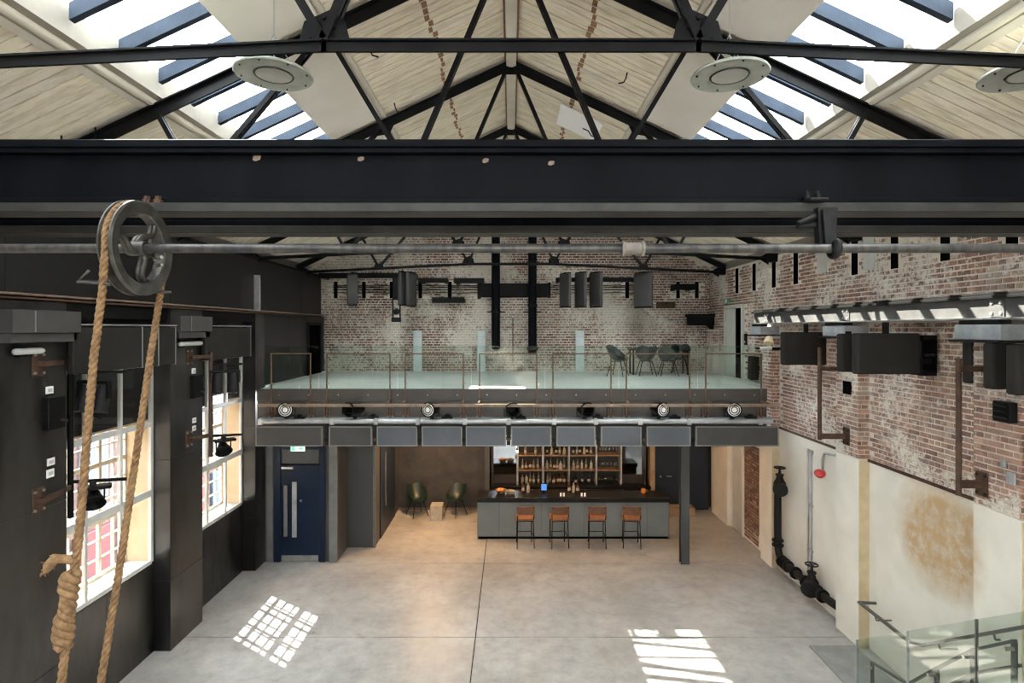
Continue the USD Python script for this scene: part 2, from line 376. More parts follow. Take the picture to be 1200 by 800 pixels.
def obj(name, mb, m, parent=None, smooth=False, tone=None, label=None, kind=None):
    """One Mesh prim under parent (or under /World); parent coordinates are taken off."""
    base = str(parent.GetPath()) if parent else '/World'
    path = base + '/' + numbered(name, base)
    v, f = np.vstack(mb.v), np.vstack(mb.f)
    v = v - LOC.get(base, np.zeros(3))
    me = usdkit.mesh(stage, path, (v, f), MATS[m], smooth=smooth)
    if tone is not None:
        UsdGeom.PrimvarsAPI(me).CreatePrimvar('tone', Sdf.ValueTypeNames.Color3fArray, 'vertex').Set(Vt.Vec3fArray.FromNumpy(np.asarray(tone, np.float32)))
    LOC[path] = LOC.get(base, np.zeros(3))
    p = me.GetPrim()
    if label or kind: tag(p, label=label, kind=kind)
    return p


def struct(name, mb, m, label, smooth=False):
    return tag(obj(name, mb, m, smooth=smooth), label, None, None, 'structure')


def thing(name, label, cat, loc, group=None, kind=None):
    path = '/World/' + numbered(name, '/World')
    x = UsdGeom.Xform.Define(stage, path)
    x.AddTranslateOp().Set(Gf.Vec3d(*map(float, loc)))
    x.AddRotateZOp().Set(0.0)
    LOC[path] = np.asarray(loc, float)
    return tag(x.GetPrim(), label, cat, group, kind)


def setting(name, label, loc=(0, 0, 0)):
    path = '/World/' + numbered(name, '/World')
    x = UsdGeom.Xform.Define(stage, path); LOC[path] = np.asarray(loc, float)
    x.AddTranslateOp().Set(Gf.Vec3d(*map(float, loc)))
    return tag(x.GetPrim(), label, None, None, 'structure')


def turn(prim, deg):
    prim.GetAttribute('xformOp:rotateZ').Set(float(deg))


def dup(root, loc, rotz=0.0, label=None, group=None):
    was = root.GetCustomData()
    name = root.GetName()
    if name[-3:].isdigit(): name = name[:-4]
    r = thing(name, label or was.get('label'), was.get('category'), loc, group or was.get('group'))
    turn(r, rotz)
    r.GetReferences().AddInternalReference(root.GetPath()); r.SetInstanceable(True)
    return r


def lamp(parent, kind, loc, intensity, color, aim=(0, 0, -1), radius=0.05, cone=None):
    path = str(parent.GetPath()) + '/' + numbered('light', str(parent.GetPath()))
    l = (UsdLux.DiskLight if kind == 'disk' else UsdLux.SphereLight).Define(stage, path)
    l.CreateRadiusAttr(radius); l.CreateIntensityAttr(intensity); l.CreateColorAttr(Gf.Vec3f(*color)); l.CreateNormalizeAttr(True)
    if cone:
        s = UsdLux.ShapingAPI.Apply(l.GetPrim()); s.CreateShapingConeAngleAttr(cone); s.CreateShapingConeSoftnessAttr(0.5)
    z = -np.asarray(aim, float); z /= np.linalg.norm(z)
    x = np.cross([0, 1, 0.01], z); x /= np.linalg.norm(x); y = np.cross(z, x)
    p = np.asarray(loc, float) - LOC.get(str(parent.GetPath()), np.zeros(3))
    l.AddTransformOp().Set(Gf.Matrix4d(*x, 0, *y, 0, *z, 0, *p, 1))


def brick_wall(parent, o, u, n, u0, u1, z0, z1, keep, tones, nparts, order, L=0.228, H=0.076, gap=0.013, proud=0.008, seed=1, m='brick'):
    """Courses of single bricks on the plane o + s u (+ z up), each standing proud of the mortar along n. The first nparts in 'order' are parts, the rest one stuff part."""
    m_ = m
    rng = np.random.default_rng(seed)
    o, u, n = (np.asarray(a, float) for a in (o, u, n))
    rows = []
    k = 0; z = z0
    while z + H - gap <= z1 + 1e-6:
        header = k % 4 == 3
        l = L / 2 if header else L
        s = u0 - (l * 0.5 if k % 2 else 0.0)
        while s < u1 - 0.03:
            a, b = max(s, u0), min(s + l - gap, u1)
            if b - a > 0.03 and keep((a + b) / 2, z + (H - gap) / 2, a, b):
                rows.append((a, b, z, z + H - gap))
            s += l
        z += H; k += 1
    rows = np.array(rows)
    m = len(rows)
    jit = rng.uniform(-0.003, 0.004, m) + proud
    rec = rng.random(m) < 0.03
    jit[rec] = 0.002
    pts = []
    for dep, ins in ((0.0 * jit - 0.02, 0.0), (jit, 0.004)):
        for (ia, iz) in ((0, 2), (1, 2), (1, 3), (0, 3)):
            su = rows[:, ia] + (ins if ia == 0 else -ins)
            sz = rows[:, iz] + (ins if iz == 2 else -ins)
            pts.append(o + su[:, None] * u + np.outer(dep, n) + np.outer(sz, (0, 0, 1.0)))
    V = np.stack(pts, 1)                                            # m x 8 x 3
    F = np.array([[4, 5, 6], [4, 6, 7], [0, 1, 5], [0, 5, 4], [1, 2, 6], [1, 6, 5], [2, 3, 7], [2, 7, 6], [3, 0, 4], [3, 4, 7]])
    if np.dot(np.cross(u, (0, 0, 1.0)), n) < 0: F = F[:, ::-1]
    ctr = V.mean(1)
    col = tones(ctr, rng)
    idx = np.argsort(order(ctr), kind='stable')
    first, rest = idx[:nparts], idx[nparts:]
    for i in first:
        obj('brick', MB().add(V[i], F), m_, parent, tone=np.repeat(col[i:i + 1], 8, 0))
    if len(rest):
        mb = MB().add(V[rest].reshape(-1, 3), (F[None] + 8 * np.arange(len(rest))[:, None, None]).reshape(-1, 3))
        obj('brickwork', mb, m_, parent, tone=np.repeat(col[rest], 8, 0), kind='stuff')


REDS = np.array([(0.250, 0.148, 0.115), (0.300, 0.185, 0.142), (0.215, 0.130, 0.108), (0.330, 0.220, 0.170), (0.265, 0.158, 0.122), (0.185, 0.118, 0.102)])
WASH = np.array([(0.56, 0.51, 0.44), (0.50, 0.46, 0.40), (0.60, 0.56, 0.50), (0.46, 0.40, 0.33)])


def tones_for(amount, patch, seed, warm=0.0):
    def f(c, rng):
        m = len(c)
        red = REDS[rng.integers(0, len(REDS), m)] * rng.uniform(0.8, 1.2, (m, 1))
        red = red * (1 + warm * np.array([0.25, 0.05, -0.1]))
        wash = WASH[rng.integers(0, len(WASH), m)] * rng.uniform(0.85, 1.1, (m, 1))
        p = meshkit.fbm(c * patch, 4, seed)
        t = np.clip((p - (0.66 - amount * 0.30)) * 5 + rng.normal(0, 0.3, m), 0, 1) * 0.6
        return red * (1 - t[:, None]) + wash * t[:, None]
    return f
# ================================================================ the setting
XR, XL = 6.0, -5.93          # wall faces right and left
YB, YBL = 16.8, 16.38        # back brick wall above the mezzanine; partition below it
YN = -6.0                    # the end of the hall behind the camera
ZM = 4.05                    # mezzanine floor
APEX, PITCH = 10.04, 0.472


def zr(x):
    return APEX - PITCH * abs(x)


def slope(mb, side, xa, xb, y0, y1, d0, d1):
    """A slab lying on the roof slope of one side (-1 left, 1 right) from |x| = xa to xb; its faces are d0 and d1 above the lining."""
    v = [(side * x, y, zr(x) + d) for d in (d0, d1) for (x, y) in ((xa, y0), (xb, y0), (xb, y1), (xa, y1))]
    f = BOXF if side > 0 else BOXF[:, ::-1]
    return mb.add(np.array(v), f)


# floor: poured slabs with saw-cut joints between them
floor = setting('floor', 'pale grey polished concrete floor of large slabs with dark joints')
obj('joint_bed', MB().box(-6.4, 6.4, YN, 17.2, -0.30, -0.02), 'joint_dark', floor)
ys = [YN, -2.45, 0.57, 3.59, 6.61, 9.63, 12.65, 17.0]
for i in range(len(ys) - 1):
    for (xa, xb) in ((-6.3, -0.62), (-0.62, 6.3)):
        obj('slab', MB().box(xa + 0.008, xb - 0.008, ys[i] + 0.008, ys[i + 1] - 0.008, -0.02, 0.0, 0.003), 'floor_concrete', floor)
tag(obj('entrance_mat', MB().box(5.02, 5.80, 7.3, 9.36, 0.001, 0.012, 0.004), 'mat_grey'), 'dark grey rectangular mat set on the concrete at the foot of the stair', 'mat')

# back wall above the mezzanine: whitewashed brick gable
wall_back = setting('wall_back', 'whitewashed old red brick gable wall behind the mezzanine')
gable = [(-6.4, ZM), (6.4, ZM), (6.4, zr(6.4) - 0.01), (0, APEX - 0.01), (-6.4, zr(6.4) - 0.01)]
obj('mortar', MB().prism(gable, (0, YB + 0.35, 0), (1, 0, 0), (0, 0, 1), 0.35), 'mortar', wall_back)
back_slots = [X(p, 16.8) for p in (393.5, 426.5, 459, 492.5, 527, 562, 735, 794.5, 816.5)]


def keep_back(s, z, a, b):
    if z + 0.05 > zr(s): return False
    return not any(a < x + 0.06 and b > x - 0.06 and 6.27 < z < 6.77 for x in back_slots)


brick_wall(wall_back, (0, YB, 0), (1, 0, 0), (0, -1, 0), -6.0, 6.0, ZM + 0.02, 9.98, keep_back, lambda c, r: 0.82 * tones_for(0.35, 0.55, 5)(c, r), 0, lambda c: c[:, 0], seed=3, m='brick_limewashed')
for x in back_slots:
    obj('beam_pocket', MB().box(x - 0.055, x + 0.055, YB - 0.012, YB + 0.05, 6.27, 6.77), 'pocket_black', wall_back)

# back wall below the mezzanine: bronze plaster partition, bar recess and the dark doors
wall_back_lower = setting('wall_back_lower', 'dark bronze plaster wall at the back under the mezzanine')
obj('plaster', MB().box(-3.35, -0.78, YBL, YBL + 0.3, 0, 2.95), 'bronze_plaster', wall_back_lower)
obj('plaster', MB().box(-0.78, 6.0, YBL + 0.28, YBL + 0.5, 0, 2.95), 'bar_wood_dark', wall_back_lower)
obj('skirting', MB().box(-3.33, -0.8, YBL - 0.012, YBL, 0.0, 0.07), 'rust_pale', wall_back_lower)

# right wall
wall_right = setting('wall_right', 'right hand wall of worn red brick above cream painted masonry')
obj('painted_masonry', MB().box(XR, XR + 0.4, YN, 17.1, 0, 3.15), 'plaster_stained', wall_right)
obj('mortar', MB().box(XR, XR + 0.4, YN, 17.1, 3.15, 7.01), 'mortar_dark', wall_right)
PIL = [(12.40, 12.95), (9.30, 9.95), (6.33, 6.99), (3.2, 3.85), (0.1, 0.75)]
slot_y = [5.64, 6.64, 7.66, 8.67, 9.68, 11.68, 12.66, 13.68, 14.72]
DOOR_M = (14.36, 15.42, ZM, 5.90)
vents = [((9.72 + 0.25), 4.86)]


def keep_right(s, z, a, b):
    if z > 6.98: return False
    if z > 6.26 and any(a < y + 0.09 and b > y - 0.09 for y in slot_y): return False
    if z > 6.40 and (a < 10.84 and b > 10.52): return False
    if b > DOOR_M[0] - 0.09 and a < DOOR_M[1] + 0.09 and z < DOOR_M[3] + 0.09: return False
    if z < 5.44 and any(b > p + 0.0 and a < q for p, q in PIL): return False
    if z < 4.0 and s > 12.9: return False
    return True


def near_first(c):
    return np.where(c[:, 1] < 6.15, 100 - c[:, 1], c[:, 1] + 0.2 * np.abs(c[:, 2] - 4.4))


brick_wall(wall_right, (XR, 0, 0), (0, 1, 0), (-1, 0, 0), 4.5, 16.8, 3.17, 7.0, keep_right, tones_for(0.30, 0.75, 9, 0.1), 292, near_first, seed=4)
for k, (p, q) in enumerate(PIL):
    obj('pilaster', MB().box(5.82, XR, p, q, 0, 3.15, 0.008), 'plaster_stained', wall_right)
    obj('pilaster_cheek', MB().box(5.828, XR, p - 0.006, p + 0.01, 0, 3.14), 'plaster_ochre', wall_right)
    if k in (0, 1, 2):
        obj('mortar', MB().box(5.83, XR, p + 0.004, q - 0.004, 3.15, 5.2), 'mortar_dark', wall_right)
        brick_wall(wall_right, (5.83, 0, 0), (0, 1, 0), (-1, 0, 0), p, q, 3.17, 5.2, lambda *a: True, tones_for(0.40, 0.75, 9, 0.1), 0, lambda c: c[:, 1], seed=20 + k)
        brick_wall(wall_right, (0, p, 0), (1, 0, 0), (0, -1, 0), 5.82, XR, 3.17, 5.2, lambda *a: True, tones_for(0.30 if k else 0.15, 0.75, 9, 0.7), 0, lambda c: c[:, 1], seed=30 + k, m='brick_bare')
obj('ledge', MB().box(5.975, XR + 0.02, 4.5, 12.4, 3.12, 3.165, 0.004), 'rust', wall_right)
for y in slot_y:
    obj('beam_pocket', MB().box(XR - 0.014, XR + 0.05, y - 0.075, y + 0.075, 6.29, 6.95), 'pocket_black', wall_right)
obj('filled_pocket', MB().box(XR - 0.02, XR + 0.05, 10.54, 10.82, 6.42, 6.97), 'grey_paint', wall_right)
obj('filled_pocket', MB().box(XR - 0.02, XR + 0.05, 9.14, 9.42, 6.35, 6.97), 'grey_paint', wall_right)
# under the mezzanine: bare brick patch beside the grey door, deep white pier at the back
obj('pier', MB().box(5.86, XR, 15.06, 16.2, 0, 2.95, 0.01), 'plaster_white', wall_right)
obj('mortar', MB().box(XR - 0.004, XR + 0.02, 13.42, 14.26, 0.35, 2.45), 'bar_wood_dark', wall_right)
brick_wall(wall_right, (XR - 0.004, 0, 0), (0, 1, 0), (-1, 0, 0), 13.44, 14.24, 0.06, 2.45, lambda *a: True, tones_for(0.1, 1.5, 9, -0.3), 0, lambda c: c[:, 1], seed=41, m='brick_bare')
obj('pipe_cover', MB().box(XR - 0.05, XR, 12.40 - 0.55, 12.40 - 0.006, 0.0, 0.05, 0.01), 'grey_paint', wall_right)

door = setting('door_1', 'grey painted door in the white wall under the mezzanine', (6.0, 14.62, 0))
d = obj('door_leaf', MB().box(5.965, 6.0, 14.34, 14.94, 0.02, 2.25, 0.006), 'grey_paint', door)
obj('arch_head', MB().tube([(5.96, 14.30 + 0.70 * t, 2.26 + 0.20 * math.sin(math.pi * t)) for t in np.linspace(0, 1, 12)], 0.05, 6), 'plaster_white', door)
obj('frame', MB().box(5.95, 6.0, 14.27, 14.33, 0, 2.27).box(5.95, 6.0, 14.95, 15.01, 0, 2.27), 'plaster_white', door)
door = setting('door_2', 'open doorway with a sage green frame onto the mezzanine', (6.0, 14.9, ZM))
y0, y1, z0, z1 = DOOR_M
obj('frame', MB().box(5.94, 6.03, y0 - 0.09, y0, z0, z1 + 0.09, 0.005).box(5.94, 6.03, y1, y1 + 0.09, z0, z1 + 0.09, 0.005).box(5.94, 6.03, y0, y1, z1, z1 + 0.09, 0.005), 'frame_sage', door)
obj('door_leaf', MB().box(5.968, 5.998, y0 + 0.42, y1 - 0.01, z0 + 0.01, z1 - 0.01, 0.005), 'frame_sage', door)
obj('dark_opening', MB().box(5.975, 5.998, y0 + 0.01, y0 + 0.40, z0 + 0.01, z1 - 0.01), 'pocket_black', door)

# left wall: masonry with window openings, lined with black steel
wall_left = setting('wall_left', 'left wall lined with black steel panels and shallow pilasters')
BAYS = [(10.15, 12.25), (7.05, 9.20), (3.95, 6.10), (0.85, 3.0), (-2.25, -0.10)]
WZ0, WZM, WZ1 = 1.50, 3.86, 4.76
mb = MB().box(-6.45, -5.99, YN, 17.1, -0.3, WZ0 - 0.03).box(-6.45, -5.99, YN, 17.1, WZM, 7.01)
edge = [17.1] + [e for a, b in BAYS for e in (b, a)] + [YN]
for i in range(0, len(edge), 2):
    mb.box(-6.45, -5.99, edge[i + 1], edge[i], WZ0 - 0.03, WZM)
obj('masonry', mb, 'black_steel_dark', wall_left)
for k, (a, b) in enumerate(BAYS):
    w = b - a
    for j in range(2):                                              # two panels under each sill
        obj('wall_panel', MB().box(-5.985, XL, a + w * j / 2 + 0.003, a + w * (j + 1) / 2 - 0.003, 0.0, WZ0 - 0.04, 0.003), 'black_steel', wall_left)
    obj('wall_panel', MB().box(-5.985, XL, a + 0.003, b - 0.003, WZ1 + 0.03, 5.70, 0.003), 'black_steel_dark', wall_left)
PL = [(12.25, 12.74), (9.20, 10.15), (6.10, 7.05), (3.0, 3.95), (-0.10, 0.85)]
for (a, b) in PL:
    obj('pilaster_core', MB().box(-5.99, -5.66, a + 0.012, b - 0.012, 0, 5.68), 'joint_dark', wall_left)
    for (za, zb) in ((0.0, 1.17), (1.17, 3.18), (3.18, 5.68)):
        obj('pilaster_panel', MB().box(-5.66, -5.65, a, b, za + 0.003, zb - 0.003, 0.002), 'black_steel', wall_left)
        obj('pilaster_cheek', MB().box(-5.985, -5.652, a, a + 0.01, za + 0.003, zb - 0.003, 0.002), 'black_steel', wall_left)
        obj('pilaster_cheek', MB().box(-5.985, -5.652, b - 0.01, b, za + 0.003, zb - 0.003, 0.002), 'black_steel', wall_left)
fy = [YN, -2.9, 0.15, 3.25, 6.3, 9.35, 12.42, 15.2, 16.78]
for i in range(len(fy) - 1):
    obj('upper_panel', MB().box(-5.77, -5.75, fy[i] + 0.003, fy[i + 1] - 0.003, 5.76, 6.94, 0.003), 'black_steel_dark', wall_left)
obj('upper_edge', MB().box(-5.80, -5.72, YN, 16.78, 6.90, 6.96), 'matt_black', wall_left)
obj('upper_closer', MB().box(-5.99, -5.78, YN, 16.78, 6.88, 6.92), 'matt_black', wall_left)
obj('upper_flange', MB().box(-5.76, -5.62, 12.40, 12.44, 5.76, 6.55, 0.004), 'galvanised', wall_left)
# mezzanine level: dark lining with a darker doorway
for (a, b) in ((12.76, 14.1), (14.1, 15.3), (15.3, 16.78)):
    obj('lining_panel', MB().box(-5.985, -5.66, a + 0.003, b - 0.003, ZM, 5.70, 0.003), 'black_steel_dark', wall_left)
door = setting('door_3', 'black doorway in the dark left wall on the mezzanine', (-5.66, 15.9, ZM))
obj('door_leaf', MB().box(-5.66, -5.64, 15.45, 16.35, ZM, 5.45, 0.004), 'pocket_black', door)
obj('frame', MB().box(-5.66, -5.62, 15.37, 15.44, ZM, 5.53).box(-5.66, -5.62, 16.36, 16.43, ZM, 5.53).box(-5.66, -5.62, 15.44, 16.36, 5.46, 5.53), 'matt_black', door)

# windows of the left wall: white inner casement in three lights, old timber sash outside it
ordinals = ['window beyond the second pilaster on the left', 'window between the ropes and the second pilaster on the left', 'left window out towards the stair', 'left window by the camera end', 'last left window behind']
for k, (a, b) in enumerate(BAYS[:4]):
    win = setting('window_%d' % (k + 1), 'tall white framed ' + ordinals[k], (XL, (a + b) / 2, WZ0))
    xs = [a + 0.03, a + 0.70, a + 1.40, b - 0.03]
    zs = [WZ0, 2.64, 3.78, WZ1]
    fr = MB()
    for i, y in enumerate(xs):
        hw = 0.032 if i in (0, 3) else 0.024
        fr.box(-5.985, XL, y - hw, y + hw, WZ0, WZ1, 0.004)
    for i, z in enumerate(zs):
        hh = 0.032 if i in (0, 3) else 0.055 if i == 1 else 0.04
        fr.box(-5.982, XL - 0.004, xs[0], xs[3], z - hh, z + hh, 0.004)
    obj('casement_frame', fr, 'white_frame', win)
    for i in range(3):
        for j in range(3):
            obj('pane', MB().box(-5.962, -5.957, xs[i] + 0.02, xs[i + 1] - 0.02, zs[j] + 0.03, zs[j + 1] - 0.03), 'glass_thin', win)
    obj('dark_board', MB().box(-5.989, -5.986, a + 0.01, b - 0.01, WZM + 0.02, WZ1), 'black_steel_dark', win)
    obj('sill', MB().box(-6.44, -5.99, a + 0.002, b - 0.002, WZ0 - 0.028, WZ0 + 0.012, 0.004), 'white_frame', win)
    obj('reveal', MB().box(-6.44, -5.99, a + 0.002, a + 0.03, WZ0 + 0.014, WZM - 0.002).box(-6.44, -5.99, b - 0.03, b - 0.002, WZ0 + 0.014, WZM - 0.002).box(-6.44, -5.99, a + 0.032, b - 0.032, WZM - 0.03, WZM - 0.002), 'timber_reveal', win)
    sash = MB()
    A, B, C0, C1 = a + 0.03, b - 0.03, WZ0 + 0.014, WZM - 0.03
    nc, nr = 7, 8
    for i in range(nc + 1):
        y = A + (B - A) * i / nc; hw = 0.040 if i in (0, nc) else 0.026 if i == 2 or i == 5 else 0.009
        sash.box(-6.40, -6.35, max(A, y - hw), min(B, y + hw), C0, C1)
    for j in range(nr + 1):
        z = C0 + (C1 - C0) * j / nr; hh = 0.045 if j in (0, nr) else 0.034 if j in (3, 6) else 0.009
        sash.box(-6.398, -6.352, A, B, max(C0, z - hh), min(C1, z + hh))
    obj('timber_sash', sash, 'timber_sash', win)

# rear wall behind the camera: a wide high gable window lights everything that faces the camera
wall_rear = setting('wall_rear', 'cream end wall with a wide high window behind the camera')
GW = (-4.4, 4.4, 5.7, 7.7)
mb = MB().box(-6.4, 6.4, YN - 0.3, YN, -0.3, GW[2]).box(-6.4, GW[0], YN - 0.3, YN, GW[2], 7.0).box(GW[1], 6.4, YN - 0.3, YN, GW[2], 7.0)
mb.prism([(-6.4, 7.0), (GW[0], 7.0), (GW[0], GW[3]), (GW[1], GW[3]), (GW[1], 7.0), (6.4, 7.0), (6.4, zr(6.4) - 0.01), (0, APEX - 0.01), (-6.4, zr(6.4) - 0.01)], (0, YN, 0), (1, 0, 0), (0, 0, 1), 0.3)
obj('masonry', mb, 'plaster_white', wall_rear)
m2 = MB()
for t in range(9): m2.box(GW[0] + (GW[1] - GW[0]) * t / 8 - 0.03, GW[0] + (GW[1] - GW[0]) * t / 8 + 0.03, YN - 0.18, YN - 0.12, GW[2], GW[3])
for t in range(4): m2.box(GW[0], GW[1], YN - 0.178, YN - 0.122, GW[2] + (GW[3] - GW[2]) * t / 3 - 0.03, GW[2] + (GW[3] - GW[2]) * t / 3 + 0.03)
obj('glazing_frame', m2, 'white_frame', wall_rear)

# ---------------------------------------------------------------- roof
SKY0, SKY1, SX0, SX1 = -4.6, 14.80, 3.06, 4.13
ceiling = setting('ceiling', 'cream painted timber boarded roof lining under a pitched roof')
deck = MB()
for s in (-1, 1):
    slope(deck, s, 0.0, SX0, YN - 0.3, 17.1, 0.032, 0.16)
    slope(deck, s, SX1, 6.6, YN - 0.3, 17.1, 0.032, 0.16)
    slope(deck, s, SX0, SX1, YN - 0.3, SKY0, 0.032, 0.16)
    slope(deck, s, SX0, SX1, SKY1, 17.1, 0.032, 0.16)
obj('roof_deck', deck, 'roof_deck', ceiling)
PW = 0.150
planks = []
for s in (-1, 1):
    y = YN
    while y < YB:
        strips = [(0.085, SX0), (SX1, 6.0)] if SKY0 < y < SKY1 else [(0.085, 6.0)]
        for (xa, xb) in strips:
            planks.append((s, xa, xb, y, min(y + PW - 0.010, YB)))
        y += PW


def plank_rank(p):
    s, xa, xb, y, _ = p
    xm = xa * 0.5 + xb * 0.5
    top = EYE_Z + 385.0 * y / FPX
    seen = zr(xb) < top and y > 0.5
    return y if seen else 100 + abs(y)


planks.sort(key=plank_rank)
rest, rtone = MB(), []
for i, (s, xa, xb, y, y2) in enumerate(planks):
    t = np.array([0.78, 0.71, 0.595]) * RNG.uniform(0.93, 1.06) * np.array([1, RNG.uniform(0.98, 1.01), RNG.uniform(0.93, 1.02)])
    e = RNG.uniform(-0.005, 0.003)
    if i < 270:
        m1 = MB(); slope(m1, s, xa, xb, y, y2, e, 0.030)
        obj('plank', m1, 'plank_paint', ceiling, tone=np.repeat(t[None], 8, 0))
    else:
        slope(rest, s, xa, xb, y, y2, e, 0.030); rtone.append(np.repeat(t[None], 8, 0))
obj('planking', rest, 'plank_paint', ceiling, tone=np.vstack(rtone), kind='stuff')
strip = MB()
for s in (-1, 1):                                                    # unpainted ends where an old member was taken off
    y = 0.0
    while y < YB - 0.3:
        a = 1.10 + RNG.uniform(-0.03, 0.03); L = RNG.uniform(0.03, 0.085)
        if RNG.random() < 0.93: slope(strip, s, a - L / 2, a + L / 2, y + 0.01, y + PW - 0.02, -0.008, -0.004)
        y += PW
obj('bare_timber_strip', strip, 'bare_timber', ceiling, kind='stuff')
obj('ridge_board', MB().box(-0.085, 0.085, YN, YB, 9.86, 10.0, 0.01), 'cream_trim', ceiling)
obj('ridge_fillet', MB().box(-0.115, -0.088, YN, YB, 9.93, 9.975).box(0.088, 0.115, YN, YB, 9.93, 9.975), 'bare_timber', ceiling)

for side, nm in ((-1, 'left'), (1, 'right')):
    n_ = 5 if side < 0 else 6
    win = setting('window_%d' % n_, 'long glazed rooflight with blue grey bars in the %s roof slope' % nm, (side * 3.6, 5.0, 8.4))
    H = 0.25
    obj('kerb', slope(slope(MB(), side, SX1 - 0.012, SX1 + 0.05, SKY0, SKY1, -0.03, H), side, SX0 - 0.05, SX0 + 0.012, SKY0, SKY1, 0.0, H), 'kerb_paint', win)
    obj('kerb', slope(slope(MB(), side, SX0, SX1, SKY0 - 0.05, SKY0, 0.0, H), side, SX0, SX1, SKY1, SKY1 + 0.05, 0.0, H), 'kerb_paint', win)
    tr = MB().tube([(side * (SX1 + 0.10), SKY0, zr(SX1 + 0.10) - 0.02), (side * (SX1 + 0.10), SKY1, zr(SX1 + 0.10) - 0.02)], 0.055, 10)
    obj('roll_trim', tr, 'cream_trim', win, smooth=40)
    obj('edge_trim', slope(MB(), side, SX1 + 0.16, SX1 + 0.24, SKY0, SKY1, -0.035, -0.006), 'cream_trim', win)
    yb = SKY0
    while yb < SKY1 - 0.3:
        obj('glazing_bar', slope(MB(), side, SX0 + 0.014, SX1 - 0.05, yb - 0.035, yb + 0.035, H - 0.165, H - 0.004), 'glazing_bar', win)
        obj('glass_pane', slope(MB(), side, SX0 - 0.04, SX1 + 0.04, yb + 0.031, min(yb + 0.619, SKY1), H + 0.002, H + 0.010), 'glass', win)
        yb += 0.65
    # smooth cream blind boxes along the ridge side of the glass, one to each bay of the roof
    for (ya, yc) in ((-2.4, 0.5), (0.62, 3.45), (3.72, 6.44), (6.74, 9.44), (9.74, 12.44), (12.74, 14.4)):
        obj('blind_panel', slope(MB(), side, 2.22, SX0 - 0.01, ya, yc, -0.055, -0.007), 'cream_panel', win)
    obj('blind_rail', slope(MB(), side, 2.14, 2.19, SKY0, SKY1, -0.05, -0.007), 'cream_trim', win)

# ---------------------------------------------------------------- mezzanine
YF = 11.9
mezz = setting('mezzanine_floor', 'pale screed floor of the mezzanine')
obj('deck', MB().box(X(301, YF), X(899, YF), YF + 0.03, 12.96, ZM - 0.16, ZM), 'mezz_floor', mezz)
obj('deck', MB().box(-5.66, 5.98, 12.964, YB, ZM - 0.16, ZM), 'mezz_floor', mezz)
soffit = setting('mezzanine_soffit', 'dark soffit under the mezzanine')
obj('soffit_board', MB().box(X(301, YF), X(899, YF), 11.95, 12.74, 2.96, 3.04).box(-5.98, 5.99, 12.74, 17.0, 2.96, 3.04), 'partition_steel', soffit)
fascia = setting('mezzanine_fascia', 'dark brown steel fascia along the mezzanine edge')
x0, x1 = X(301, YF), X(899, YF)
obj('upper_plate', MB().box(x0, x1, YF, YF + 0.03, 3.80, ZM + 0.01, 0.003), 'fascia_brown', fascia)
obj('lower_plate', MB().box(x0, x1, YF + 0.02, YF + 0.05, 3.06, 3.795, 0.003), 'fascia_brown', fascia)
bolts = MB()
for p in np.linspace(327, 884, 17):
    bolts.cyl((X(p, YF), YF, Z(462.5, YF)), (X(p, YF), YF - 0.012, Z(462.5, YF)), 0.014, 8)
obj('bolt_head', bolts, 'bare_steel', fascia, kind='stuff')

# left room block with the blue door, the recess wall with a dark blue door
wall_partition = setting('wall_partition', 'grey steel partition walls with blue doors under the mezzanine on the left')
DX0, DX1 = X(322, 12.74), X(381, 12.74)
obj('wall_block', MB().box(-5.98, DX0, 12.745, YBL, 0, 2.95).box(DX1, -4.0, 12.745, YBL, 0, 2.95).box(DX0, DX1, 12.745, YBL, 2.62, 2.95).box(DX0, DX1, 13.2, YBL, 0, 2.62), 'partition_steel', wall_partition)
obj('wall_block', MB().box(-4.0, -3.34, 13.58, YBL, 0, 2.95), 'partition_steel', wall_partition)
obj('corner_post', MB().box(X(386, 12.74), -3.985, 12.70, 12.76, 0, 2.95, 0.004), 'post_grey', wall_partition)
obj('corner_post', MB().box(-3.38, -3.32, 13.55, 13.60, 0, 2.95, 0.004), 'post_grey', wall_partition)
obj('panel_strip', MB().box(X(313, 12.74), X(320, 12.74), 12.72, 12.745, 0, 2.95, 0.004), 'post_grey', wall_partition)

door = setting('door_4', 'royal blue door with a long steel pull handle under the mezzanine', (X(352, 12.74), 12.74, 0))
fx0, fx1, lx0, lx1 = X(321.5, 12.74), X(381.5, 12.74), X(329.5, 12.74), X(374, 12.74)
obj('frame', MB().box(fx0, lx0 - 0.004, 12.70, 12.80, 0, 2.65, 0.006).box(lx1 + 0.004, fx1, 12.70, 12.80, 0, 2.65, 0.006).box(lx0, lx1, 12.70, 12.80, 2.58, 2.65, 0.006), 'door_blue', door)
leaf = obj('door_leaf', MB().box(lx0, lx1, 12.735, 12.78, 0.012, 2.22, 0.004), 'door_blue', door)
obj('handle', MB().box(X(333, 12.7), X(337.2, 12.7), 12.66, 12.70, Z(628, 12.7), Z(568, 12.7), 0.006).box(X(334, 12.7), X(336, 12.7), 12.70, 12.735, Z(575, 12.7), Z(572, 12.7)).box(X(334, 12.7), X(336, 12.7), 12.70, 12.735, Z(623, 12.7), Z(620, 12.7)), 'bare_steel', leaf)
obj('push_plate', MB().box(X(341.5, 12.7), X(347, 12.7), 12.729, 12.7352, Z(630, 12.7), Z(565, 12.7)), 'galvanised', leaf)
obj('lock', MB().cyl((X(352, 12.7), 12.7352, Z(587, 12.7)), (X(352, 12.7), 12.72, Z(587, 12.7)), 0.03, 16), 'bare_steel', leaf)
obj('kick_plate', MB().box(lx0 + 0.01, lx1 - 0.02, 12.729, 12.7352, 0.015, 0.15), 'bare_steel', leaf)
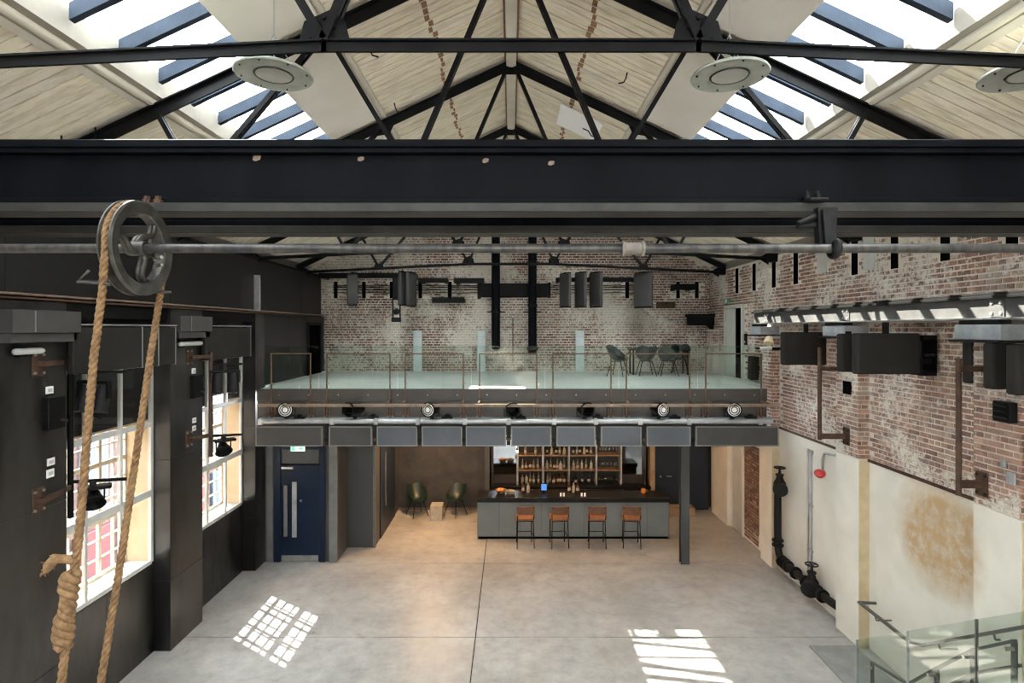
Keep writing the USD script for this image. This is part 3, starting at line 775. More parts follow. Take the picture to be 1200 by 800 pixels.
obj('closer', MB().box(X(329.5, 12.7), X(343.5, 12.7), 12.69, 12.7352, Z(549.5, 12.7), Z(547, 12.7), 0.004), 'bare_steel', leaf)
obj('transom_panel', MB().box(lx0, lx1, 12.75, 12.78, 2.25, 2.575), 'partition_steel', door)
door = setting('door_5', 'very dark blue door with a long handle beside the lounge chairs', (-3.33, 14.9, 0))
leaf = obj('door_leaf', MB().box(-3.338, -3.315, 14.1, 15.85, 0.01, 2.9, 0.003), 'door_blue_dark', door)
obj('handle', MB().cyl((-3.27, 14.45, 0.75), (-3.27, 14.45, 2.15), 0.014, 10).cyl((-3.27, 14.45, 0.9), (-3.316, 14.45, 0.9), 0.01, 8).cyl((-3.27, 14.45, 2.0), (-3.316, 14.45, 2.0), 0.01, 8), 'bare_steel', leaf)
door = setting('door_6', 'tall blue black double door to the right of the bar', (X(797, YBL), YBL, 0))
bx = [X(766, YBL), X(799, YBL), X(830, YBL)]
for i in range(2):
    obj('door_leaf', MB().box(bx[i] + 0.004, bx[i + 1] - 0.004, YBL, YBL + 0.05, 0.01, 2.95, 0.004), 'door_blue_dark', door)
obj('handle', MB().box(X(781, YBL), X(787, YBL), YBL - 0.03, YBL, Z(558.5, YBL), Z(557, YBL), 0.004), 'bare_steel', door)
obj('lock', MB().cyl((X(774, YBL), YBL, Z(558, YBL)), (X(774, YBL), YBL - 0.02, Z(558, YBL)), 0.03, 12), 'bare_steel', door)
tag(obj('timber_bench', MB().box(X(783, 16.0), X(813, 16.0), 15.86, 16.25, 0.0, 0.22, 0.01), 'wood_post'), 'low timber box on the floor before the dark double door', 'bench')
col = setting('column', 'slender grey steel post holding the mezzanine edge right of the bar', (X(803, 12.6), 12.6, 0))
cx = X(803, 12.6)
obj('shaft', MB().box(cx - 0.095, cx + 0.095, 12.59, 12.605, 0.0, 2.96).box(cx - 0.095, cx + 0.095, 12.735, 12.75, 0.0, 2.96).box(cx - 0.006, cx + 0.006, 12.605, 12.735, 0.0, 2.96), 'partition_steel', col)

# ---------------------------------------------------------------- outside the left windows
ground = struct('ground', MB().box(-60, 60, -60, 60, -4.6, -4.4), 'outside_ground', 'pale street outside below the windows')
facade = thing('terrace_building', 'red brick terrace with pale stone bands across the street outside the left windows', 'building', (-14.5, 8, -4.4))
obj('wall', MB().box(-20, -14.5, -10, 40, -4.4, 8.0), 'outside_brick', facade)
obj('stone_band', MB().box(-14.5, -14.38, -10, 40, -1.3, -0.9).box(-14.5, -14.38, -10, 40, 2.6, 3.0).box(-14.5, -14.3, -10, 40, 7.6, 8.0), 'outside_stone', facade)
for i in range(22):
    yc = -6 + i * 2.1
    for (za, zb) in ((-0.5, 2.0), (3.6, 6.2)):
        w_ = obj('window', MB().box(-14.5, -14.40, yc - 0.62, yc + 0.62, za - 0.1, zb + 0.1, 0.01), 'outside_stone', facade)
        obj('pane', MB().box(-14.41, -14.39, yc - 0.5, yc - 0.03, za, zb).box(-14.41, -14.39, yc + 0.03, yc + 0.5, za, zb), 'outside_glass', w_)
    m_ = 'outside_red' if i % 3 == 0 else 'outside_blue' if i % 3 == 1 else 'outside_stone'
    obj('shop_front', MB().box(-14.5, -14.35, yc - 0.9, yc + 0.9, -4.3, -1.6, 0.02), m_, facade)
# ================================================================ roof trusses
def truss(y, label):
    t = thing('roof_truss', label, 'roof truss', (0, y, 6.97), 'black steel roof trusses')
    rz = lambda x: APEX - 0.13 - PITCH * abs(x)
    tz = lambda x: 7.195 - max(0, abs(x) - 1.2) * 0.049
    for s in (-1, 1):
        r = MB()
        p, q = np.array((0, y, rz(0))), np.array((s * 6.02, y, rz(6.02)))
        up = np.array((s * PITCH, 0, 1.0)); up /= np.linalg.norm(up)
        r.bar(p + up * 0.05, q + up * 0.05, 0.15, 0.016, up)          # flange
        r.bar(p - up * 0.015, q - up * 0.015, 0.022, 0.13, up)        # stem
        obj('rafter', r, 'truss_paint', t)
        e = MB()
        e.bar((s * 1.2, y, tz(1.2)), (s * 5.95, y, tz(5.95)), 0.075, 0.012, ext=0.012)
        e.bar((s * 1.2, y, tz(1.2) - 0.035), (s * 5.95, y, tz(5.95) - 0.035), 0.02, 0.06, ext=0.012)
        obj('tie', e, 'truss_paint', t)
        K, A, Lo, B = (s * 1.2, tz(1.2)), (s * 2.2, rz(2.2)), (s * 3.72, tz(3.72)), (s * 4.2, rz(4.2))
        for (a, b) in (((s * 0.06, rz(0) - 0.03), K), (K, A), (A, Lo), (Lo, B)):
            m = MB()
            for dy in (-0.028, 0.028):
                m.bar((a[0], y + dy, a[1]), (b[0], y + dy, b[1]), 0.03, 0.055)
            obj('strut', m, 'truss_paint', t)
        g = MB().prism([(K[0] - 0.17, K[1] - 0.02), (K[0] + 0.17, K[1] - 0.02), (K[0] + 0.13, K[1] + 0.13), (K[0] - s * 0.05, K[1] + 0.21), (K[0] - 0.13, K[1] + 0.13)], (0, y + 0.006, 0), (1, 0, 0), (0, 0, 1), 0.012)
        obj('gusset', g, 'truss_paint', t)
        g = MB().prism([(A[0] - s * 0.22, A[1] + 0.10), (A[0] + s * 0.22, A[1] - 0.10), (A[0] + s * 0.16, A[1] - 0.20), (A[0] - s * 0.10, A[1] - 0.16)], (0, y + 0.006, 0), (1, 0, 0), (0, 0, 1), 0.012)
        obj('gusset', g, 'truss_paint', t)
        g = MB().prism([(Lo[0] - 0.16, Lo[1] - 0.05), (Lo[0] + 0.16, Lo[1] - 0.05), (Lo[0] + 0.09, Lo[1] + 0.12), (Lo[0] - 0.09, Lo[1] + 0.12)], (0, y + 0.006, 0), (1, 0, 0), (0, 0, 1), 0.012)
        obj('gusset', g, 'truss_paint', t)
        b_ = MB().box(s * 5.80, s * 6.02, y - 0.11, y + 0.11, 6.86, 7.06, 0.01).prism([(s * 5.6, 6.95), (s * 5.84, 6.80), (s * 5.84, 7.08)], (0, y + 0.01, 0), (1, 0, 0), (0, 0, 1), 0.02)
        obj('shoe', b_, 'truss_paint', t)
        bt = MB()
        for (bx_, bz_) in ((-0.10, 0.015), (0.0, 0.015), (0.10, 0.015), (0.06, 0.09), (-0.06, 0.09), (0.0, 0.15)):
            bt.cyl((K[0] + bx_, y - 0.006, K[1] + bz_), (K[0] + bx_, y - 0.026, K[1] + bz_), 0.016, 8)
        obj('bolts', bt, 'truss_paint', t)
    obj('tie', MB().bar((-1.22, y, 7.195), (1.22, y, 7.195), 0.075, 0.012).bar((-1.22, y, 7.16), (1.22, y, 7.16), 0.02, 0.06), 'truss_paint', t)
    g = MB().prism([(-0.20, rz(0) - 0.02), (-0.10, rz(0) - 0.17), (0.10, rz(0) - 0.17), (0.20, rz(0) - 0.02), (0, rz(0) + 0.09)], (0, y + 0.006, 0), (1, 0, 0), (0, 0, 1), 0.012)
    obj('apex_plate', g, 'truss_paint', t)
    return t


TY = [3.57, 6.58, 9.58, 12.59, 15.60]
tl = ['black steel roof truss nearest overhead, its tie crossing just above the hanging lamps', 'black steel roof truss second from the camera, its rafters dipping behind the big girder',
      'black steel roof truss whose apex plate shows highest between steep struts above the girder', 'black steel roof truss standing over the mezzanine edge, its apex lowest above the girder',
      'farthest black steel roof truss, its tie close before the brick gable']
t0 = truss(TY[0], tl[0])
for y, l in zip(TY[1:], tl[1:]):
    dup(t0, (0, y, 6.97), 0, l)

# ---------------------------------------------------------------- travelling crane girders
def girder(y, label):
    g = thing('crane_girder', label, 'girder', (0, y, 6.18))
    obj('web', MB().box(-5.45, 5.45, y + 0.09, y + 0.115, 6.25, 6.63), 'girder_paint', g)
    obj('top_flange', MB().box(-5.45, 5.45, y, y + 0.22, 6.645, 6.70, 0.006).box(-5.45, 5.45, y + 0.02, y + 0.09, 6.61, 6.645, 0.004), 'girder_paint', g)
    obj('bottom_flange', MB().box(-5.45, 5.45, y, y + 0.22, 6.183, 6.248, 0.004), 'flange_wear', g)
    obj('flange_angle', MB().box(-5.45, 5.45, y + 0.055, y + 0.09, 6.248, 6.30, 0.004), 'girder_paint', g)
    return g


G1 = girder(3.95, 'deep black steel girder crossing the whole hall in front, paint chipped in spots')
G2 = girder(4.83, 'second black girder close behind the deep front girder, only its lower edge showing')
for (px_, py_, s_) in ((301, 181, 5), (423, 182, 4), (569, 184, 4), (646, 187, 4)):
    x_, z_ = W(px_, py_ + 4, 4.04)
    w_ = s_ * 4.04 / 650
    obj('bare_chip', MB().prism([(-w_, -w_ * .5), (-w_ * .3, -w_ * .8), (w_ * .8, -w_ * .4), (w_, w_ * .5), (0, w_ * .7), (-w_ * .8, w_ * .4)], (x_, 4.0395, z_), (1, 0, 0), (0, 0, 1), 0.002), 'rust_pale', G1)
for s, nm in ((-1, 'left'), (1, 'right')):
    e = thing('crane_end_carriage', 'black wheel carriage of the crane on the %s rail' % nm, 'crane carriage', (s * 5.6, 4.4, 5.76))
    obj('frame', MB().box(s * 5.46, s * 5.68, 3.4, 5.6, 5.88, 6.24, 0.02), 'girder_paint', e)
    for y in (3.75, 5.2):
        obj('wheel', MB().cyl((s * 5.53, y, 5.90), (s * 5.62, y, 5.90), 0.14, 24), 'worn_iron', e)

# line shaft, its coupling, hanger bracket and the rope pulley
SY, SZ = 3.75, EYE_Z + 94 * 3.75 / 650
sh = thing('line_shaft', 'long round steel shaft running across below the girders', 'shaft', (0, SY, SZ))
obj('rod', MB().cyl((-5.3, SY, SZ), (5.3, SY, SZ), 0.031, 18), 'shaft_steel', sh, smooth=40)
cxp = X(741.5, SY)
obj('coupling', MB().lathe([(0.031, -0.075), (0.052, -0.075), (0.052, -0.058), (0.044, -0.054), (0.044, 0.054), (0.052, 0.058), (0.052, 0.075), (0.031, 0.075)], (cxp, SY, SZ), (1, 0, 0), 20), 'coupling_iron', sh, smooth=30)
hb = X(974, SY)
h = thing('hanger_bracket', 'black cast hanger bracket clamped under the girder, its hook carrying the shaft', 'bracket', (hb, SY, SZ))
obj('post', MB().prism([(hb - 0.065, 6.18), (hb + 0.07, 6.18), (hb + 0.05, SZ + 0.03), (hb - 0.055, SZ - 0.0)], (0, SY + 0.10, 0), (1, 0, 0), (0, 0, 1), 0.06).prism([(hb - 0.05, 6.16), (hb + 0.05, 6.16), (hb + 0.03, SZ + 0.02), (hb - 0.03, SZ + 0.02)], (0, SY + 0.04, 0), (1, 0, 0), (0, 0, 1), 0.03), 'cast_iron', h)
arc = [(hb + 0.02, SY - 0.045 * math.cos(a), SZ - 0.048 * math.sin(a)) for a in np.linspace(-0.9, math.pi + 0.4, 16)]
obj('hook', MB().tube(arc, 0.028, 10).box(hb - 0.03, hb + 0.06, SY + 0.02, SY + 0.09, SZ - 0.02, SZ + 0.10, 0.012), 'cast_iron', h, smooth=50)
obj('arm', MB().tube([(hb - 0.03, SY + 0.10, 6.15), (hb - 0.12, SY + 0.06, 6.10), (hb - 0.20, SY + 0.05, 6.07)], [0.03, 0.024, 0.018], 8).tube([(hb - 0.03, SY + 0.10, 6.08), (hb - 0.12, SY + 0.08, 6.06), (hb - 0.20, SY + 0.06, 6.05)], [0.03, 0.02, 0.015], 8), 'cast_iron', h, smooth=50)
obj('clamp_plate', MB().box(hb - 0.07, hb + 0.06, SY + 0.13, SY + 0.26, 6.249, 6.27, 0.005), 'cast_iron', h)
for dx in (-0.045, 0.03):
    obj('bolt', MB().cyl((hb + dx, SY + 0.22, 6.265), (hb + dx, SY + 0.22, 6.31), 0.022, 6).cyl((hb + dx, SY + 0.22, 6.31), (hb + dx, SY + 0.22, 6.335), 0.012, 8), 'cast_iron', h)

PX_, PR = -438 * SY / 650, 0.318
pl = thing('rope_pulley', 'large old iron rope wheel with curved spokes on the shaft at upper left', 'pulley', (PX_, SY, SZ))
prof = [(0.240, -0.036), (PR - 0.012, -0.050), (PR, -0.040), (PR, -0.030), (PR - 0.045, -0.010), (PR - 0.05, 0.0), (PR - 0.045, 0.010), (PR, 0.030), (PR, 0.040), (PR - 0.012, 0.050), (0.242, 0.042), (0.234, 0.034), (0.232, 0.0), (0.234, -0.030), (0.240, -0.036)]
obj('rim', MB().lathe(prof, (PX_, SY, SZ), (1, 0, 0), 72), 'worn_iron', pl, smooth=35)
obj('hub', MB().lathe([(0.030, -0.06), (0.046, -0.06), (0.050, -0.045), (0.050, 0.045), (0.046, 0.06), (0.030, 0.06)], (PX_, SY, SZ), (1, 0, 0), 28), 'worn_iron', pl, smooth=35)
for k in range(3):
    a1 = math.radians((-70, 50, 170)[k])
    pts = []
    for t in np.linspace(0, 1, 18):
        r = 0.035 + 0.203 * t; a = a1 + 1.0 * (1 - t) - 0.75 * math.sin(math.pi * t) * 0.8
        pts.append((PX_, SY + r * math.cos(a), SZ + r * math.sin(a)))
    sp = MB().tube([(x + 0.013, y, z) for x, y, z in pts], np.linspace(0.021, 0.015, 18), 8).tube([(x - 0.013, y, z) for x, y, z in pts], np.linspace(0.021, 0.015, 18), 8)
    obj('spoke', sp, 'worn_iron', pl, smooth=50)
obj('clamp_bolts', MB().cyl((PX_ + 0.05, SY + 0.10, SZ - 0.06), (PX_ + 0.12, SY + 0.07, SZ - 0.05), 0.014, 8).cyl((PX_ + 0.05, SY + 0.10, SZ - 0.11), (PX_ + 0.12, SY + 0.07, SZ - 0.10), 0.012, 8), 'bare_steel', pl)
hg = thing('pulley_hanger', 'iron strap hanger bolted to the girder above the rope wheel', 'bracket', (PX_, SY + 0.3, 6.25))
for dx in (-0.085, -0.005):
    obj('bolt', MB().cyl((PX_ + dx, 3.98, 6.248), (PX_ + dx, 3.98, 6.275), 0.032, 10).cyl((PX_ + dx, 3.98, 6.275), (PX_ + dx, 3.98, 6.30), 0.022, 6), 'rust', hg)
obj('strap', MB().box(PX_ - 0.10, PX_ - 0.055, 4.0, 4.06, SZ - 0.02, 6.182, 0.008).bar((PX_ - 0.08, 4.03, SZ), (PX_ - 0.08, SY, SZ), 0.03, 0.05), 'worn_iron', hg)
gd = thing('rope_guide', 'thin steel rope guide bars at the foot of the rope wheel', 'rope guide', (PX_, SY - 0.22, SZ - 0.25))
gz = SZ - 0.25
obj('guide_bar', MB().tube([(PX_ - 0.10, SY - 0.30, gz + 0.07), (PX_ - 0.17, SY - 0.30, gz), (PX_ + 0.06, SY - 0.33, gz - 0.02)], 0.009, 8), 'worn_iron', gd)
obj('guide_bar', MB().tube([(PX_ - 0.05, SY + 0.20, gz - 0.03), (PX_ + 0.07, SY + 0.26, gz - 0.03)], 0.009, 8).tube([(PX_ - 0.17, SY - 0.30, gz), (PX_ - 0.10, SY + 0.0, gz + 0.03), (PX_ - 0.05, SY + 0.20, gz - 0.03)], 0.007, 8), 'worn_iron', gd)


def rope_mesh(pts, r=0.022, strands=3, twist=0.13):
    """A laid rope: three strands wound about a centre line."""
    pts = np.asarray(pts, float)
    seg = np.linalg.norm(np.diff(pts, axis=0), axis=1); s = np.concatenate([[0], np.cumsum(seg)])
    n = max(int(s[-1] / 0.016), 8)
    q = np.stack([np.interp(np.linspace(0, s[-1], n), s, pts[:, k]) for k in range(3)], 1)
    T = np.gradient(q, axis=0); T /= np.linalg.norm(T, axis=1, keepdims=True)
    a = np.cross(T, (1.0, 0, 0.0)); a /= np.linalg.norm(a, axis=1, keepdims=True); b = np.cross(T, a)
    L = np.linspace(0, s[-1], n); mb = MB()
    for k in range(strands):
        ph = 2 * math.pi * (L / twist + k / strands)
        c = q + r * 0.50 * (np.cos(ph)[:, None] * a + np.sin(ph)[:, None] * b)
        mb.tube(c, r * 0.62, 6)
    return mb


def at_rope(px, py, x):
    """A point of a rope that hangs in the plane of the wheel."""
    y = FPX * x / (px - 599.0)
    return (x, y, EYE_Z - (py - 385.0) * y / FPX)


wrap = [(PX_, SY + (PR - 0.02) * math.cos(a), SZ + (PR - 0.02) * math.sin(a)) for a in np.linspace(0.55 * math.pi, 1.04 * math.pi, 14)]
top = [(PX_, SY + (PR - 0.02) * math.cos(a), SZ + (PR - 0.02) * math.sin(a)) for a in np.linspace(0.02 * math.pi, 0.55 * math.pi, 10)]
r1 = wrap + [at_rope(p, q, PX_) for p, q in ((120, 340), (110, 420), (103, 500), (96, 590), (89, 660), (80, 730), (72, 800))]
e1 = np.array(r1[-1]) + (np.array(r1[-1]) - np.array(r1[-2])) * 3.0
rp = thing('rope', 'thick brown hemp rope knotted near its lower end, hanging nearer from the iron wheel', 'rope', r1[-1])
obj('strands', rope_mesh(r1 + [e1]), 'hemp', rp, smooth=60)
kc = np.array(at_rope(78, 715, PX_))
kd = np.array(at_rope(92, 640, PX_)) - np.array(at_rope(74, 780, PX_)); kd /= np.linalg.norm(kd)
kn = MB()
ka, kb = np.array([1.0, 0, 0]), np.cross(kd, (1.0, 0, 0))
for k in range(3):
    t = np.linspace(0, 1, 46)
    hl = [kc + kd * (0.20 - 0.40 * u) + (0.030 + 0.008 * math.sin(9 * u + k)) * (math.cos(2 * math.pi * (3.2 * u + k / 3)) * ka + math.sin(2 * math.pi * (3.2 * u + k / 3)) * kb) for u in t]
    kn.tube(hl, 0.021, 8)
obj('knot', kn, 'hemp', rp, smooth=60)
k0 = np.array(at_rope(90, 652, PX_))
tl_ = [k0 + np.array((0.0, 0.0, -0.03)), k0 + np.array((-0.05, -0.03, 0.0)), k0 + np.array((-0.085, -0.05, 0.01)), k0 + np.array((-0.115, -0.06, -0.03)), k0 + np.array((-0.125, -0.065, -0.06))]
fr_ = MB().tube(tl_, [0.022, 0.026, 0.030, 0.030, 0.016], 8)
for k in range(26):
    o_ = np.array(tl_[RNG.integers(2, 5)]); d_ = RNG.normal(0, 1, 3) * (0.014, 0.012, 0.018) + np.array((-0.02, 0, 0))
    fr_.tube([o_, o_ + d_ * 0.6, o_ + d_ + np.array((0, 0, -0.012))], 0.0035, 4)
obj('frayed_tail', fr_, 'hemp', rp, smooth=60)
r2 = top[::-1][-6:] + [at_rope(p, q, PX_) for p, q in ((188, 345), (176, 420), (160, 530), (141, 660), (118, 800))]
e2 = np.array(r2[-1]) + (np.array(r2[-1]) - np.array(r2[-2])) * 2.2
rp2 = thing('rope', 'plain brown hemp rope without a knot, falling from the far side of the iron wheel', 'rope', r2[-1])
obj('strands', rope_mesh(r2 + [e2]), 'hemp', rp2, smooth=60)

# ---------------------------------------------------------------- hanging dish lamps and roof oddments
def dish(loc, label):
    l = thing('pendant_lamp', label, 'lamp', loc, 'grey green dish lamps under the roof')
    x, y, z = loc; R = 0.365
    obj('shade', MB().lathe([(R, 0.0), (R + 0.008, 0.012), (R - 0.004, 0.03), (0.30, 0.055), (0.17, 0.085), (0.10, 0.12), (0.001, 0.125)][::-1] + [(R - 0.006, 0.004), (0.29, 0.014), (0.19, 0.010)], loc, (0, 0, 1), 48), 'lamp_enamel', l, smooth=35)
    obj('collar', MB().lathe([(0.178, 0.012), (0.184, 0.006), (0.182, -0.002), (0.174, -0.002), (0.170, 0.006), (0.178, 0.012)], loc, (0, 0, 1), 40), 'worn_iron', l, smooth=40)
    obj('lens', MB().lathe([(0.17, 0.002), (0.10, 0.008), (0.001, 0.010)], loc, (0, 0, 1), 40), 'lamp_centre', l, smooth=40)
    st = MB()
    for k in range(8):
        a = k * math.pi / 4
        st.cyl((x + 0.325 * math.cos(a), y + 0.325 * math.sin(a), z + 0.012), (x + 0.325 * math.cos(a), y + 0.325 * math.sin(a), z - 0.003), 0.008, 6)
    obj('studs', st, 'matt_black', l)
    top = zr(x) - 0.01 - z
    wr = MB().cyl((x, y, z + 0.12), (x, y, z + top), 0.004, 6)
    for k in range(3):
        a = k * 2.1 + 0.4
        wr.cyl((x + 0.2 * math.cos(a), y + 0.2 * math.sin(a), z + 0.07), (x, y, z + min(0.42, top * 0.8)), 0.003, 6)
    obj('suspension_wire', wr, 'galvanised', l)
    return l


d0 = dish((X(321, 5.5), 5.5, 5.35 + 296 * 5.5 / 650), 'grey green dish lamp hanging before the left rooflight')
dish((X(855, 5.5), 5.5, 5.35 + 295 * 5.5 / 650), 'grey green dish lamp hanging before the right rooflight')
dish((X(1212, 4.6), 4.6, 5.35 + 298 * 4.6 / 650), 'pale dish lamp cut by the right edge under the roof boards')
wb = thing('white_board', 'white sheet fixed to the right roof slope near the ridge beyond the girder', 'board', (1.35, 11.0, 9.3))
obj('sheet', slope(MB(), 1, 0.93, 1.72, 10.40, 11.40, -0.05, -0.02), 'white_board', wb)
obj('flex', MB().tube([(1.78, 11.05, zr(1.78) - 0.06), (1.66, 10.95, zr(1.66) - 0.10), (1.60, 11.05, zr(1.6) - 0.10), (1.52, 10.92, zr(1.52) - 0.08), (1.42, 10.98, zr(1.42) - 0.06)], 0.010, 6), 'matt_black', wb)
hooks = [(432, 38, -1.9), (462, 108, -1.95), (735, 108, 1.75), (1067, 88, 4.9), (1108, 106, 5.2), (112, 88, -4.9), (72, 106, -5.2), (956, 155, 4.7)]
for (px_, py_, xx) in hooks:
    yy = FPX * xx / (px_ - 599.0); z_ = zr(xx)
    nm = 'left' if xx < 0 else 'right'
    hk = thing('roof_hook', 'small dark iron hook on the %s roof boards, %s' % (nm, 'near the ridge' if abs(xx) < 3 else 'below the rooflight'), 'hook', (xx, yy, z_), 'roof hooks on the %s slope %s' % (nm, 'near the ridge' if abs(xx) < 3 else 'below the rooflight'))
    s_ = -1 if xx < 0 else 1
    pts = [(xx, yy, z_ - 0.003), (xx - s_ * 0.02, yy, z_ - 0.09), (xx - s_ * 0.05, yy, z_ - 0.15), (xx - s_ * 0.13, yy, z_ - 0.17)] if abs(xx) < 3 else [(xx, yy, z_ - 0.003), (xx, yy, z_ - 0.08), (xx, yy, z_ - 0.15)]
    obj('bar', MB().tube(pts, 0.010, 6), 'matt_black', hk)

# ================================================================ crane rails and what hangs on the side walls
rl = thing('crane_rail', 'riveted grey steel crane rail beam along the right brick wall in striped sun', 'crane rail', (5.72, 5, 5.45))
ya, yb = 1.0, 12.85
obj('rail', MB().box(5.62, 5.68, ya, yb, 5.735, 5.775, 0.006), 'matt_black', rl)
obj('top_flange', MB().box(5.56, 5.80, ya, yb, 5.700, 5.735, 0.004), 'matt_black', rl)
obj('web', MB().box(5.63, 5.65, ya, yb, 5.475, 5.705), 'rail_web', rl)
obj('bottom_flange', MB().box(5.56, 5.80, ya, yb, 5.455, 5.478, 0.004), 'galvanised', rl)
for y in (9.32, 6.42, 12.2):
    obj('splice', MB().box(5.616, 5.63, y - 0.10, y + 0.10, 5.49, 5.69), 'rail_web', rl)
    rv = MB()
    for dy in (-0.06, 0.06):
        for z in (5.53, 5.65): rv.cyl((5.616, y + dy, z), (5.602, y + dy, z), 0.018, 8)
    obj('rivets', rv, 'galvanised', rl)
for k, (p, q) in enumerate(PIL[:4]):
    lab = ['grey steel bearing pad under the far end of the crane rail above the pier', 'grey steel bearing pad under the crane rail above the middle pilaster', 'grey steel bearing pad under the crane rail above the nearest pilaster', 'grey bearing pad under the crane rail outside the picture'][k]
    pad = thing('bearing_pad', lab, 'bearing pad', (5.8, (p + q) / 2, 5.2))
    obj('block', MB().box(5.58, 6.0, p, q, 5.215, 5.40, 0.008), 'pad_steel', pad)
    obj('base_plate', MB().box(5.52, 6.0, p - 0.04, q + 0.02, 5.185, 5.212, 0.004), 'cast_iron', pad)
    obj('packer', MB().box(5.60, 5.76, p + 0.05, q - 0.05, 5.402, 5.454, 0.004), 'cast_iron', pad)
lrl = thing('crane_rail', 'dark crane rail with a worn brown edge along the left steel wall', 'crane rail', (-5.68, 5, 5.72))
obj('rail', MB().box(-5.69, -5.63, -3, 16.7, 5.735, 5.765, 0.006), 'rust_pale', lrl)
obj('flange', MB().box(-5.80, -5.58, -3, 16.7, 5.690, 5.712, 0.004), 'rust', lrl)
obj('web', MB().box(-5.72, -5.70, -3, 16.7, 5.50, 5.735), 'matt_black', lrl)
for k, (p, q) in enumerate(PL[1:4]):
    lab = ['grey corbel box on the pilaster between the two left windows', 'grey corbel box on the nearest left pilaster', 'grey corbel box on the left pilaster outside the picture'][k]
    cb = thing('corbel_box', lab, 'corbel', (-5.6, (p + q) / 2, 5.3))
    obj('box', MB().box(-5.64, -5.46, p - 0.02, q + 0.0, 5.30, 5.565, 0.006).box(-5.64, -5.50, p, q - 0.02, 5.19, 5.296, 0.004), 'acoustic', cb)
    obj('cover_strip', MB().box(-5.457, -5.452, p + 0.25, p + 0.27, 5.31, 5.555), 'panel_edge', cb)
    lab = ['white tube light on the pilaster between the two left windows', 'white tube light on the nearest left pilaster by the left edge', 'white tube light outside the picture'][k]
    tb = thing('tube_light', lab, 'light', (-5.58, (p + q) / 2, 5.09))
    obj('tube', MB().tube([(-5.585, p + 0.12, 5.09), (-5.585, p + 0.14, 5.09), (-5.585, q - 0.46, 5.09), (-5.585, q - 0.42, 5.09)] if k else [(-5.585, p + 0.12, 5.09), (-5.585, p + 0.14, 5.09), (-5.585, q - 0.04, 5.09), (-5.585, q - 0.01, 5.09)], [0.02, 0.038, 0.038, 0.02], 12), 'grey_paint', tb, smooth=50)
    obj('holder', MB().box(-5.65, -5.58, p + 0.2, p + 0.3, 5.03, 5.15, 0.004), 'matt_black', tb)

# dark absorber panels over the left windows
for k, (a, b, cuts) in enumerate(((6.97, 9.10, (8.28, 8.66)), (9.98, 11.72, ()))):
    t = thing('acoustic_panel', ['dark brown absorber panel box above the window crossed by the ropes', 'dark brown absorber panel box above the second left window'][k], 'acoustic panel', (-5.5, (a + b) / 2, 4.77), 'absorber boxes above the left windows')
    e = [a, *cuts, b]
    for i in range(len(e) - 1):
        obj('panel', MB().box(-5.58, -5.50, e[i] + 0.004, e[i + 1] - 0.004, 4.775, 5.375, 0.01), 'acoustic_brown', t)
        obj('edge', MB().box(-5.585, -5.492, e[i + 1] - 0.022, e[i + 1], 4.77, 5.38, 0.003), 'panel_edge', t)
    obj('top_rail', MB().box(-5.62, -5.48, a, b, 5.395, 5.41), 'galvanised', t)
    obj('bracket', MB().box(-5.90, -5.585, a + 0.1, a + 0.13, 5.30, 5.36).box(-5.90, -5.585, b - 0.13, b - 0.10, 5.30, 5.36), 'matt_black', t)


# lighting poles on the left pilasters
def plate(mb_rust, mb_bolt, x, y, z, s=1):
    mb_rust.box(x, x + 0.014 * s, y - 0.09, y + 0.09, z - 0.15, z + 0.15, 0.003)
    for dy in (-0.06, 0.06):
        for dz in (-0.11, 0.11): mb_bolt.cyl((x + 0.014 * s, y + dy, z + dz), (x + 0.03 * s, y + dy, z + dz), 0.018, 8)


for k, (yp, lab) in enumerate(((6.62, 'dark vertical lighting pole on rusty brackets at the window crossed by the ropes'), (9.72, 'dark vertical lighting pole on rusty brackets at the second left window'))):
    t = thing('lighting_pole', lab, 'pole', (-5.5, yp, 3.5))
    yq = 7.20 if k == 0 else 10.08
    xq = -5.70 if k else -5.74
    xq = X(82.5, yq) if k == 0 else X(247, yq)
    zt, zb = (5.0, 3.02) if k == 0 else (4.88, 3.15)
    obj('pole', MB().cyl((xq, yq, zb - 0.12), (xq, yq, zt + 0.05), 0.036, 12), 'matt_black' if k == 0 else 'rust', t, smooth=50)
    for z in ((4.93, 3.30) if k == 0 else (4.85, 3.42)):
        mr, mbt = MB(), MB(); plate(mr, mbt, -5.65, yp, z)
        mr.box(-5.64, -5.56, yp - 0.025, yp + 0.025, z - 0.03, z + 0.03)
        mr.bar((-5.58, yp, z), (xq, yq, z), 0.05, 0.06, ext=0.02)
        obj('bracket', mr, 'rust', t); obj('bolts', mbt, 'bare_steel', t, kind='stuff')
    for z in ((4.78, 3.36) if k == 0 else (4.70, 3.40)):
        obj('cross_bar', MB().cyl((xq - 0.02, yq + 0.0, z), (xq + (0.62 if k == 0 else 0.50), yq + 0.15, z), 0.022, 10), 'matt_black', t)


